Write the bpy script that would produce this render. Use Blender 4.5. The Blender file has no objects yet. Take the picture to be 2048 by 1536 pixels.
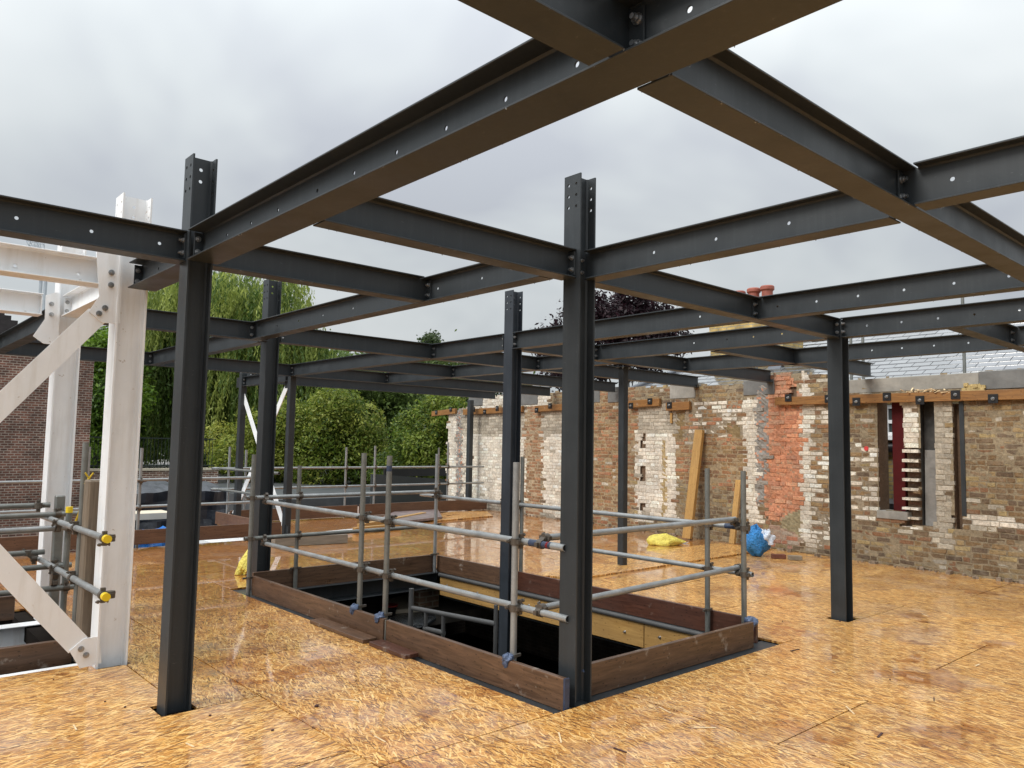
import bpy, math, random
import numpy as np
from mathutils import Vector, Matrix
rnd = random.Random(7)
rad = math.radians
SC = bpy.context.scene
COL = SC.collection

# ---------------------------------------------------------------- camera
R = np.array([[0.7455321071053604, -0.6662409053718626, 0.01746233902780731],
              [0.06536802996634312, 0.04702252843281545, -0.9967526786912111],
              [0.6632562837496232, 0.7442526035084229, 0.07860766017109011]])
F = 1543.757
H = 1.7
cam = bpy.data.cameras.new('camera')
cam.sensor_width = 36; cam.lens = F / 2048 * 36
cam.clip_start = 0.05; cam.clip_end = 3000
camo = bpy.data.objects.new('camera', cam); COL.objects.link(camo)
m = Matrix.Identity(4)
for i in range(3):
    m[i][0] = R[0][i]; m[i][1] = -R[1][i]; m[i][2] = -R[2][i]
m[2][3] = H
camo.matrix_world = m
SC.camera = camo

# ---------------------------------------------------------------- light, sky, exposure
SC.view_settings.view_transform = 'Standard'
SC.view_settings.look = 'None'
SC.view_settings.exposure = 0.17
SC.view_settings.gamma = 1.0
SC.view_settings.use_curve_mapping = False
SUN_EL, SUN_AZ = rad(43), rad(172)      # azimuth measured from +X towards +Y
sun = bpy.data.lights.new('sun', 'SUN'); sun.energy = 2.0; sun.angle = rad(24); sun.color = (1, .96, .9)
suno = bpy.data.objects.new('sun', sun); COL.objects.link(suno)
sd = Vector((math.cos(SUN_EL) * math.cos(SUN_AZ), math.cos(SUN_EL) * math.sin(SUN_AZ), math.sin(SUN_EL)))
suno.rotation_euler = sd.to_track_quat('Z', 'Y').to_euler()
W = bpy.data.worlds.new('World'); SC.world = W; W.use_nodes = True
nt = W.node_tree; nt.nodes.clear()
def N(t, typ, **kw):
    n = t.nodes.new(typ)
    for k, v in kw.items(): setattr(n, k, v)
    return n
out = N(nt, 'ShaderNodeOutputWorld')
sky = N(nt, 'ShaderNodeTexSky', sky_type='NISHITA', sun_disc=False, sun_elevation=SUN_EL, sun_rotation=math.pi / 2 - SUN_AZ)
bg1 = N(nt, 'ShaderNodeBackground'); bg1.inputs[1].default_value = 0.08
nt.links.new(sky.outputs[0], bg1.inputs[0])
tc = N(nt, 'ShaderNodeTexCoord')
sep = N(nt, 'ShaderNodeSeparateXYZ'); nt.links.new(tc.outputs['Generated'], sep.inputs[0])
def M(t, op, a, b=None, clamp=False):
    n = N(t, 'ShaderNodeMath', operation=op, use_clamp=clamp)
    for i, v in enumerate((a, b)):
        if v is None: continue
        if isinstance(v, (int, float)): n.inputs[i].default_value = v
        else: t.links.new(v, n.inputs[i])
    return n.outputs[0]
zc = M(nt, 'MAXIMUM', sep.outputs[2], 0.0)
den = M(nt, 'ADD', zc, 0.35)
comb = N(nt, 'ShaderNodeCombineXYZ')
nt.links.new(M(nt, 'DIVIDE', sep.outputs[0], den), comb.inputs[0])
nt.links.new(M(nt, 'DIVIDE', sep.outputs[1], den), comb.inputs[1])
no1 = N(nt, 'ShaderNodeTexNoise'); no1.inputs['Scale'].default_value = 1.35; no1.inputs['Detail'].default_value = 4; no1.inputs['Roughness'].default_value = .52; no1.inputs['Distortion'].default_value = .35
nt.links.new(comb.outputs[0], no1.inputs['Vector'])
cr = N(nt, 'ShaderNodeValToRGB')
cr.color_ramp.elements[0].position = .36; cr.color_ramp.elements[0].color = (.52, .55, .60, 1)
cr.color_ramp.elements[1].position = .64; cr.color_ramp.elements[1].color = (.79, .825, .83, 1)
e = cr.color_ramp.elements.new(.48); e.color = (.65, .69, .71, 1)
nt.links.new(no1.outputs[0], cr.inputs[0])
# overcast dome: brighter overhead and towards the veiled sun
dot = N(nt, 'ShaderNodeVectorMath', operation='DOT_PRODUCT'); nt.links.new(tc.outputs['Generated'], dot.inputs[0]); dot.inputs[1].default_value = sd
glow = M(nt, 'POWER', M(nt, 'MAXIMUM', dot.outputs['Value'], 0.0), 3.0)
lum = M(nt, 'ADD', M(nt, 'ADD', M(nt, 'MULTIPLY', M(nt, 'POWER', zc, 2.0), 2.35), 0.73), M(nt, 'MULTIPLY', glow, 0.6))
bg2 = N(nt, 'ShaderNodeBackground')
nt.links.new(cr.outputs[0], bg2.inputs[0]); nt.links.new(lum, bg2.inputs[1])
mx = N(nt, 'ShaderNodeMixShader'); mx.inputs[0].default_value = .93
nt.links.new(bg1.outputs[0], mx.inputs[1]); nt.links.new(bg2.outputs[0], mx.inputs[2])
nt.links.new(mx.outputs[0], out.inputs[0])

# ---------------------------------------------------------------- pixel helpers (photo pixel + known plane -> point)
C0 = np.array([0, 0, H])
def ray(p): return R.T @ np.array([(p[0] - 1024) / F, (p[1] - 768) / F, 1.0])
def onz(p, z=0.): d = ray(p); return C0 + d * ((z - H) / d[2])
def onx(p, x): d = ray(p); return C0 + d * (x / d[0])
def ony(p, y): d = ray(p); return C0 + d * (y / d[1])
def at(p, dist): return C0 + ray(p) * dist
def proj(P):
    c = R @ (np.array(P, float) - C0); return (1024 + F * c[0] / c[2], 768 + F * c[1] / c[2])
def inpoly(x, y, poly):
    r = False; n = len(poly); j = n - 1
    for i in range(n):
        xi, yi = poly[i]; xj, yj = poly[j]
        if (yi > y) != (yj > y) and x < (xj - xi) * (y - yi) / (yj - yi) + xi: r = not r
        j = i
    return r

# ---------------------------------------------------------------- materials
def mat(name):
    mt = bpy.data.materials.new(name); mt.use_nodes = True
    t = mt.node_tree; b = t.nodes['Principled BSDF']
    return mt, t, b
def coords(t, scale=(1, 1, 1), rot=(0, 0, 0), src='Object'):
    c = N(t, 'ShaderNodeTexCoord'); mp = N(t, 'ShaderNodeMapping')
    mp.inputs['Scale'].default_value = scale; mp.inputs['Rotation'].default_value = rot
    t.links.new(c.outputs[src], mp.inputs[0]); return mp.outputs[0]
def noise(t, vec, scale, detail=3, rough=.55, dist=0, dims='3D'):
    n = N(t, 'ShaderNodeTexNoise', noise_dimensions=dims); n.inputs['Scale'].default_value = scale; n.inputs['Detail'].default_value = detail
    n.inputs['Roughness'].default_value = rough; n.inputs['Distortion'].default_value = dist
    if vec is not None: t.links.new(vec, n.inputs['Vector'])
    return n.outputs[0]
def ramp(t, f, stops):
    r = N(t, 'ShaderNodeValToRGB')
    while len(r.color_ramp.elements) < len(stops): r.color_ramp.elements.new(.5)
    for e, (p, c) in zip(r.color_ramp.elements, stops):
        e.position = p; e.color = (*c, 1) if not isinstance(c, (int, float)) else (c, c, c, 1)
    t.links.new(f, r.inputs[0]); return r.outputs[0]
def mixc(t, f, a, b, typ='MIX'):
    n = N(t, 'ShaderNodeMix', data_type='RGBA', blend_type=typ)
    for k, v in ((0, f), (6, a), (7, b)):
        if isinstance(v, (int, float)): n.inputs[k].default_value = v
        elif isinstance(v, tuple): n.inputs[k].default_value = (*v, 1)
        else: t.links.new(v, n.inputs[k])
    return n.outputs[2]
def bump(t, b, h, strength, dist=.01):
    n = N(t, 'ShaderNodeBump'); n.inputs['Strength'].default_value = strength; n.inputs['Distance'].default_value = dist
    t.links.new(h, n.inputs['Height']); t.links.new(n.outputs[0], b.inputs['Normal'])

def painted(name, base, var=.25, rough=.38, chips=None, streak=.15):
    mt, t, b = mat(name)
    v = coords(t, (1, 1, 1))
    n1 = noise(t, v, 3.0, 5); n2 = noise(t, coords(t, (30, 30, 2)), 1.0, 3)
    n3 = noise(t, v, 60, 2)
    c = ramp(t, n1, [(.3, tuple(x * (1 - var) for x in base)), (.7, tuple(x * (1 + var) for x in base))])
    c = mixc(t, M(t, 'MULTIPLY', ramp(t, n2, [(.5, 0.), (.75, 1.)]), streak), c, tuple(min(1, x * 1.9 + .02) for x in base))
    # light scuffs
    sc = noise(t, coords(t, (4, 4, 9)), 7.0, 6, .7)
    c = mixc(t, M(t, 'MULTIPLY', ramp(t, sc, [(.63, 0.), (.70, 1.)]), .42), c, tuple(min(1, x * 2.2 + .05) for x in base))
    if chips:
        ch = noise(t, v, 14, 6, .75)
        c = mixc(t, M(t, 'MULTIPLY', ramp(t, ch, [(.645, 0.), (.68, 1.)]), .7), c, chips)
        gm = noise(t, coords(t, (7, 7, .8)), 1.4, 5, .65); c = mixc(t, ramp(t, gm, [(.50, 0.), (.72, .30)]), c, (.50, .44, .36))
    t.links.new(c, b.inputs['Base Color'])
    t.links.new(ramp(t, n1, [(.3, rough * .75), (.7, rough * 1.25)]), b.inputs['Roughness'])
    bump(t, b, n3, .06, .004)
    return mt
STEEL = painted('grey_steel_paint', (.030, .035, .039), .16, .42, None, .16); STEEL.node_tree.nodes['Principled BSDF'].inputs['IOR'].default_value = 1.42
STEELB = painted('bluish_steel_paint', (.029, .035, .044), .16, .42, None, .16); STEELB.node_tree.nodes['Principled BSDF'].inputs['IOR'].default_value = 1.42
WHITE = painted('white_steel_paint', (.84, .85, .86), .05, .42, (.42, .34, .26), .04)
BOLT = painted('zinc_bolt', (.42, .42, .42), .25, .32); BOLT.node_tree.nodes['Principled BSDF'].inputs['Metallic'].default_value = .85
REDST = None

def galv(name, base=(.33, .34, .34)):
    mt, t, b = mat(name); v = coords(t)
    n = noise(t, v, 5, 6, .65); n2 = noise(t, v, 45, 3)
    c = ramp(t, n, [(.25, tuple(x * .62 for x in base)), (.55, base), (.78, tuple(x * 1.35 for x in base))])
    c = mixc(t, ramp(t, n2, [(.60, 0.), (.75, .45)]), c, (.20, .17, .13))
    t.links.new(c, b.inputs['Base Color']); b.inputs['Metallic'].default_value = .45
    t.links.new(ramp(t, n2, [(.3, .3), (.7, .52)]), b.inputs['Roughness']); bump(t, b, n2, .15, .003)
    return mt
TUBE = galv('galvanised_tube'); TUBE2 = galv('weathered_tube', (.21, .215, .20))
CLAMP = galv('rusty_clamp_steel', (.13, .11, .09))
def wood(name, dark, light, knots=True, rough=.5, sx=(1.5, 1.5, 22), coat=.0, dirt=.0):
    mt, t, b = mat(name)
    c0 = N(t, 'ShaderNodeTexCoord'); a = N(t, 'ShaderNodeAttribute', attribute_name='grain')
    # 'grain' stores coordinates with x along the board
    mp = N(t, 'ShaderNodeMapping'); mp.inputs['Scale'].default_value = (1.2, 14, 14); t.links.new(a.outputs['Vector'], mp.inputs[0])
    g = noise(t, mp.outputs[0], 3.0, 7, .62, .7)
    g2 = noise(t, a.outputs['Vector'], 2.2, 3)
    c = ramp(t, g, [(.28, dark), (.72, light)])
    c = mixc(t, ramp(t, g2, [(.35, 0.), (.75, .55)]), c, tuple(x * .55 for x in light))
    if knots:
        vo = N(t, 'ShaderNodeTexVoronoi'); mp2 = N(t, 'ShaderNodeMapping'); mp2.inputs['Scale'].default_value = (3.0, 7, 7)
        t.links.new(a.outputs['Vector'], mp2.inputs[0]); t.links.new(mp2.outputs[0], vo.inputs['Vector'])
        c = mixc(t, ramp(t, vo.outputs['Distance'], [(.09, .85), (.2, 0.)]), c, tuple(x * .35 for x in dark))
    if dirt:
        d = noise(t, a.outputs['Vector'], 5.0, 6, .7)
        c = mixc(t, ramp(t, d, [(.61, 0.), (.70, dirt)]), c, (.36, .31, .26))
    t.links.new(c, b.inputs['Base Color'])
    t.links.new(ramp(t, g2, [(.3, rough * .7), (.7, rough * 1.2)]), b.inputs['Roughness']); bump(t, b, g, .3, .003)
    return mt
TOE = wood('wet_scaffold_board', (.045, .023, .013), (.17, .094, .055), True, .38, dirt=.75)
TOERED = wood('wet_reddish_board', (.045, .017, .011), (.12, .047, .029), True, .42, dirt=.35)
TOEBRN = wood('far_brown_board', (.085, .042, .024), (.19, .098, .055), True, .5)
NEWWOOD = wood('fresh_yellow_timber', (.36, .19, .055), (.55, .33, .11), True, .5)
WALEW = wood('orange_brown_timber', (.14, .058, .016), (.36, .175, .052), True, .5, dirt=.35)
POSTW = wood('weathered_grey_brown_post', (.10, .07, .045), (.26, .20, .14), False, .7)
GREYW = wood('wet_grey_timber', (.16, .14, .11), (.30, .27, .22), False, .5)

def plain(name, col, rough=.5, var=.2, scale=8, bmp=.2, metal=0, coat=0, bd=.01):
    mt, t, b = mat(name); v = coords(t); n = noise(t, v, scale, 5, .6)
    t.links.new(ramp(t, n, [(.25, tuple(x * (1 - var) for x in col)), (.75, tuple(min(1, x * (1 + var)) for x in col))]), b.inputs['Base Color'])
    b.inputs['Roughness'].default_value = rough; b.inputs['Metallic'].default_value = metal
    if coat: b.inputs['Coat Weight'].default_value = coat; b.inputs['Coat Roughness'].default_value = .1
    if bmp: bump(t, b, noise(t, v, scale * 3, 4), bmp, bd)
    return mt
CONC = plain('wet_concrete', (.27, .255, .225), .7, .35, 4, .4)
CONCD = plain('dark_wet_concrete', (.14, .14, .135), .6, .3, 4, .4)
SOOT = plain('sooty_render', (.055, .053, .05), .8, .8, 3, .6)
REND = plain('grey_render', (.22, .21, .195), .85, .4, 5, .6)
TARPK = plain('dark_tarpaulin', (.022, .026, .036), .35, .3, 3, .5, bd=.03)
TARPB = plain('blue_tarpaulin', (.015, .13, .42), .35, .3, 4, .4, bd=.03)
BLUEBAG = plain('blue_plastic_sack', (.03, .22, .55), .38, .45, 10, 1.0, bd=.05)
YELBAG = plain('yellow_plastic_sack', (.78, .66, .12), .38, .28, 12, .9, bd=.04)
YELCAP = plain('yellow_plastic_cap', (.80, .57, .02), .35, .06, 10, .05)
BLUERAG = plain('blue_tape', (.075, .105, .18), .45, .6, 25, .6)
BLUEPT = plain('blue_paint', (.03, .045, .085), .45, .5, 12, .2)
REDTAPE = plain('red_tape', (.45, .03, .03), .45, .2, 12, .1)
FELT = plain('wet_roof_felt', (.075, .08, .085), .45, .3, 2, .2)
HOARD = plain('dark_grey_panel', (.035, .04, .042), .45, .15, 2, .05)
CREAM = plain('cream_board', (.62, .55, .42), .6, .1, 3, .05)
PAVE = plain('grey_gravel_terrace', (.30, .29, .28), .8, .25, 6, .2)
GROUND = plain('ground_earth', (.10, .095, .08), .9, .4, .4, .2)
RAILG = plain('dark_green_iron', (.012, .022, .018), .5, .2, 5, 0)
BARK = plain('bark', (.06, .045, .033), .9, .4, 6, .6)
BLACK = plain('black_plastic', (.012, .012, .013), .4, .2, 5, .05)
TERRA = plain('terracotta_pot', (.30, .085, .055), .6, .25, 8, .2)
SASH = plain('white_window_frame', (.78, .79, .80), .4, .03, 5, 0)
ROPE = plain('yellow_rope', (.62, .43, .02), .6, .2, 30, .2)
LEAD = plain('lead_flashing', (.10, .11, .13), .4, .25, 5, .1)
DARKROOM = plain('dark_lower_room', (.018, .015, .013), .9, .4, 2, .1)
PIPE = plain('dark_painted_pipe', (.07, .07, .07), .45, .2, 4, .05)
REDLID = plain('red_lid', (.32, .03, .025), .5, .15, 6, .05)
CRANE = plain('pale_crane_steel', (.42, .46, .50), .6, .1, 1, 0)
CLEARP = plain('translucent_plastic', (.62, .66, .74), .25, .3, 16, .6, bd=.02)
CHIP = plain('pale_wood_debris', (.66, .50, .30), .8, .3, 20, .2)
LEAFD = plain('dark_leaf', (.05, .015, .014), .5, .3, 20, .1)
REDST = plain('dark_red_primer', (.075, .006, .007), .6, .2, 3, .05); REDST.node_tree.nodes['Principled BSDF'].inputs['Specular IOR Level'].default_value = .2
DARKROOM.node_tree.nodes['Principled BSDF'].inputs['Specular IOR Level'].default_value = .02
mtg, tg, bg = mat('window_glass'); bg.inputs['Base Color'].default_value = (.05, .06, .06, 1); bg.inputs['Roughness'].default_value = .06; GLASS = mtg
mtw, tw, bw = mat('water_drop'); bw.inputs['Base Color'].default_value = (.6, .6, .6, 1); bw.inputs['Roughness'].default_value = .03; bw.inputs['Transmission Weight'].default_value = .9; bw.inputs['IOR'].default_value = 1.33; DROP = mtw

def colattr(name, rough=.85, bscale=60, bstr=.5, var=.3, bdist=.008, spec=.35, nscale=25, smear=0):
    mt, t, b = mat(name); a = N(t, 'ShaderNodeAttribute', attribute_name='Col'); v = coords(t)
    n = noise(t, v, nscale, 5, .65); n2 = noise(t, v, 2.5, 4)
    c = mixc(t, 1.0, a.outputs['Color'], ramp(t, n, [(.25, 1 - var), (.75, 1 + var * .7)]), 'MULTIPLY')
    c = mixc(t, 1.0, c, ramp(t, n2, [(.3, .82), (.7, 1.1)]), 'MULTIPLY')
    if smear:
        n4 = noise(t, v, 9, 6, .7, .4); c = mixc(t, ramp(t, n4, [(.50, 0.), (.62, smear)]), c, mixc(t, .55, c, (.30, .25, .185)))
        n5 = noise(t, v, 26, 4, .7); c = mixc(t, ramp(t, n5, [(.30, .6), (.40, 0.)]), c, mixc(t, .7, c, (.05, .035, .022)))
    t.links.new(c, b.inputs['Base Color']); b.inputs['Roughness'].default_value = rough; b.inputs['Specular IOR Level'].default_value = spec
    bump(t, b, noise(t, v, bscale, 5, .65), bstr, bdist)
    return mt
BRICK = colattr('worn_brick_face', .8, 45, 1.0, .40, .012, smear=.5)
MORTAR = colattr('lime_mortar', .9, 40, .9, .35, .012)
def leafmat(name, rough=.45, trans=.45):
    mt, t, b = mat(name); a = N(t, 'ShaderNodeAttribute', attribute_name='Col')
    t.links.new(a.outputs['Color'], b.inputs['Base Color']); b.inputs['Roughness'].default_value = rough
    b.inputs['Specular IOR Level'].default_value = .3
    tr = N(t, 'ShaderNodeBsdfTranslucent'); t.links.new(a.outputs['Color'], tr.inputs[0])
    ms = N(t, 'ShaderNodeMixShader'); ms.inputs[0].default_value = trans
    t.links.new(b.outputs[0], ms.inputs[1]); t.links.new(tr.outputs[0], ms.inputs[2])
    t.links.new(ms.outputs[0], t.nodes['Material Output'].inputs[0]); return mt
LEAF = leafmat('leaf_green')
# slates
mts, ts, bs = mat('wet_slate'); a = N(ts, 'ShaderNodeAttribute', attribute_name='Col'); ts.links.new(a.outputs['Color'], bs.inputs['Base Color'])
bs.inputs['Roughness'].default_value = .22; bs.inputs['Specular IOR Level'].default_value = .9; bs.inputs['Coat Weight'].default_value = 1.0; bs.inputs['Coat IOR'].default_value = 2.5; bs.inputs['Coat Roughness'].default_value = .10
bump(ts, bs, noise(ts, coords(ts), 9, 4), .12, .01); SLATE = mts

# oriented strand board, wet
def make_osb(name='wet_strand_board', dry=False):
    mt, t, b = mat(name)
    at_ = N(t, 'ShaderNodeAttribute', attribute_name='osb')      # panel coordinates: x along strands, z = panel id
    sp = N(t, 'ShaderNodeSeparateXYZ'); t.links.new(at_.outputs['Vector'], sp.inputs[0])
    warp = N(t, 'ShaderNodeTexNoise', noise_dimensions='3D'); warp.inputs['Scale'].default_value = 9; warp.inputs['Detail'].default_value = 2
    t.links.new(at_.outputs['Vector'], warp.inputs['Vector'])
    ws = N(t, 'ShaderNodeVectorMath', operation='SCALE'); ws.inputs['Scale'].default_value = .010
    t.links.new(warp.outputs['Color'], ws.inputs[0])
    ad = N(t, 'ShaderNodeVectorMath', operation='ADD'); t.links.new(at_.outputs['Vector'], ad.inputs[0]); t.links.new(ws.outputs[0], ad.inputs[1])
    col = None; hgt = None
    mid = [(0., (.36, .148, .026)), (.30, (.51, .228, .043)), (.65, (.61, .292, .063)), (1., (.70, .37, .097))]
    lite = [(0., (.70, .385, .11)), (.6, (.79, .475, .16)), (1., (.87, .58, .245))]
    drk = [(0., (.13, .05, .011)), (1., (.30, .13, .03))]
    for i, (ang, sx, sy, thr, pal) in enumerate([(0, 11, 64, -1, mid), (34, 12, 72, .5, mid), (-30, 12, 70, .5, mid), (75, 13, 70, .70, mid), (-12, 11, 62, .55, mid), (15, 12, 84, .55, mid), (-5, 13, 120, .86, lite), (-62, 15, 80, .89, lite), (40, 15, 105, .88, lite), (-22, 16, 150, .88, drk), (10, 17, 170, .89, drk), (20, 13, 105, .88, lite)]):
        mp = N(t, 'ShaderNodeMapping', vector_type='TEXTURE'); mp.inputs['Rotation'].default_value = (0, 0, rad(ang)); mp.inputs['Scale'].default_value = (1 / sx, 1 / sy, 1); mp.inputs['Location'].default_value = (i * 3.37, i * 1.91, 0)
        t.links.new(ad.outputs[0], mp.inputs[0])
        vo = N(t, 'ShaderNodeTexVoronoi', voronoi_dimensions='3D'); vo.inputs['Scale'].default_value = 1; t.links.new(mp.outputs[0], vo.inputs['Vector'])
        sc = N(t, 'ShaderNodeSeparateColor'); t.links.new(vo.outputs['Color'], sc.inputs[0])
        k = ramp(t, sc.outputs[0], pal)
        tint = mixc(t, 1.0, k, ramp(t, sc.outputs[2], [(0., (.88, .82, .78)), (.5, (1., 1., 1.)), (1., (1.05, 1.0, .88))]), 'MULTIPLY')
        hh = sc.outputs[0] if pal is mid else M(t, 'ADD', M(t, 'MULTIPLY', sc.outputs[0], .3), .9 if pal is lite else -.2)
        if col is None: col = tint; hgt = hh
        else:
            msk = M(t, 'GREATER_THAN', sc.outputs[1], thr)
            col = mixc(t, msk, col, tint)
            mm = N(t, 'ShaderNodeMix', data_type='FLOAT'); t.links.new(msk, mm.inputs[0]); t.links.new(hgt, mm.inputs[2]); t.links.new(hh, mm.inputs[3]); hgt = mm.outputs[0]
    v = coords(t)
    # thin dark gaps between strands
    mp = N(t, 'ShaderNodeMapping'); mp.inputs['Scale'].default_value = (12, 85, 1); t.links.new(ad.outputs[0], mp.inputs[0])
    gap = noise(t, mp.outputs[0], 1.6, 4, .7)
    col = mixc(t, ramp(t, gap, [(.34, .55), (.42, 0.)]), col, (.15, .065, .018))
    # soaked patches: water darkens and saturates the board
    soak = noise(t, v, .55, 5, .6, .4)
    soak2 = noise(t, v, 2.6, 4, .6, .3)
    wet = M(t, 'ADD', M(t, 'MULTIPLY', soak, .72), M(t, 'MULTIPLY', soak2, .28))
    # the deck sags towards its far middle, where the water stands
    gpos = N(t, 'ShaderNodeSeparateXYZ'); t.links.new(v, gpos.inputs[0])
    far = ramp(t, M(t, 'MULTIPLY', gpos.outputs[1], .06), [(.36, 0.), (.58, 1.)])
    wet = M(t, 'ADD', wet, M(t, 'SUBTRACT', M(t, 'MULTIPLY', far, .215), .075)) if not dry else M(t, 'MULTIPLY', wet, .70)
    wetm = ramp(t, wet, [(.46, 0.), (.60, 1.)])
    pud = noise(t, v, 1.35, 4, .62, .6)
    wet = M(t, 'ADD', wet, ramp(t, pud, [(.585, 0.), (.64, .22)]))
    wetm = ramp(t, wet, [(.46, 0.), (.60, 1.)])
    dark = mixc(t, 1.0, col, (.66, .47, .27), 'MULTIPLY')
    col = mixc(t, M(t, 'MULTIPLY', wetm, .85), col, dark)
    # rubbed bluish-grey patches and drips
    gr = noise(t, v, 1.1, 6, .65)
    col = mixc(t, ramp(t, gr, [(.54, 0.), (.70, .36)]), col, (.46, .35, .28))
    sepc = N(t, 'ShaderNodeHueSaturation'); sepc.inputs['Saturation'].default_value = 1.0; sepc.inputs['Value'].default_value = 1.0; t.links.new(col, sepc.inputs['Color'])
    pid = M(t, 'FRACT', M(t, 'MULTIPLY', M(t, 'ROUND', sp.outputs[2]), .377))
    t.links.new(M(t, 'ADD', M(t, 'MULTIPLY', pid, .16), .93), sepc.inputs['Value'])
    t.links.new(sepc.outputs[0], b.inputs['Base Color'])
    b.inputs['Roughness'].default_value = .5
    t.links.new(ramp(t, wetm, [(0., .5), (1., .28)]), b.inputs['Roughness'])
    b.inputs['Coat IOR'].default_value = 1.42
    film = ramp(t, wet, [(.34, .45), (.50, 1.)])
    t.links.new(film, b.inputs['Coat Weight'])
    t.links.new(ramp(t, wet, [(.34, .13), (.46, .05), (.56, .012)]), b.inputs['Coat Roughness'])
    bm = N(t, 'ShaderNodeBump'); bm.inputs['Distance'].default_value = .004
    t.links.new(hgt, bm.inputs['Height']); t.links.new(ramp(t, wetm, [(0., .8), (1., .25)]), bm.inputs['Strength']); t.links.new(bm.outputs[0], b.inputs['Normal'])
    cb = N(t, 'ShaderNodeBump'); cb.inputs['Distance'].default_value = .003; t.links.new(noise(t, v, 30, 3), cb.inputs['Height'])
    t.links.new(ramp(t, wetm, [(0., .12), (1., .012)]), cb.inputs['Strength']); t.links.new(cb.outputs[0], b.inputs['Coat Normal'])
    return mt
OSB = make_osb(); OSBDRY = make_osb('fresh_strand_board', True)

def shaderbrick(name, c1, c2, mortar, bw=.225, bh=.075, mort=.011):
    mt, t, b = mat(name); c = N(t, 'ShaderNodeTexCoord')
    sp = N(t, 'ShaderNodeSeparateXYZ'); t.links.new(c.outputs['Object'], sp.inputs[0])
    u = M(t, 'ADD', sp.outputs[0], sp.outputs[1]); cb = N(t, 'ShaderNodeCombineXYZ'); t.links.new(u, cb.inputs[0]); t.links.new(sp.outputs[2], cb.inputs[1])
    br = N(t, 'ShaderNodeTexBrick'); t.links.new(cb.outputs[0], br.inputs['Vector'])
    br.inputs['Scale'].default_value = 1; br.inputs['Brick Width'].default_value = bw; br.inputs['Row Height'].default_value = bh; br.inputs['Mortar Size'].default_value = mort; br.inputs['Mortar Smooth'].default_value = .2
    br.inputs['Color1'].default_value = (*c1, 1); br.inputs['Color2'].default_value = (*c2, 1); br.inputs['Mortar'].default_value = (*mortar, 1)
    n = noise(t, c.outputs['Object'], 3, 6, .65); n2 = noise(t, c.outputs['Object'], .5, 4)
    k = mixc(t, 1.0, br.outputs['Color'], ramp(t, n, [(.25, .45), (.75, 1.6)]), 'MULTIPLY')
    k = mixc(t, 1.0, k, ramp(t, n2, [(.3, .75), (.7, 1.2)]), 'MULTIPLY')
    t.links.new(k, b.inputs['Base Color']); b.inputs['Roughness'].default_value = .85
    inv = M(t, 'SUBTRACT', 1.0, br.outputs['Fac']); bump(t, b, inv, .6, .01); return mt
REDBR = shaderbrick('old_red_brown_brick', (.21, .085, .055), (.095, .045, .034), (.33, .265, .215), bw=.175, bh=.072, mort=.013)
PALEBR = shaderbrick('low_wall_brick', (.27, .13, .085), (.15, .08, .06), (.62, .55, .46))
YELBR = shaderbrick('yellow_stock_brick', (.50, .36, .13), (.36, .25, .09), (.30, .26, .18))
STOCKW = shaderbrick('inner_brick', (.09, .06, .04), (.06, .04, .026), (.10, .085, .07))

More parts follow.
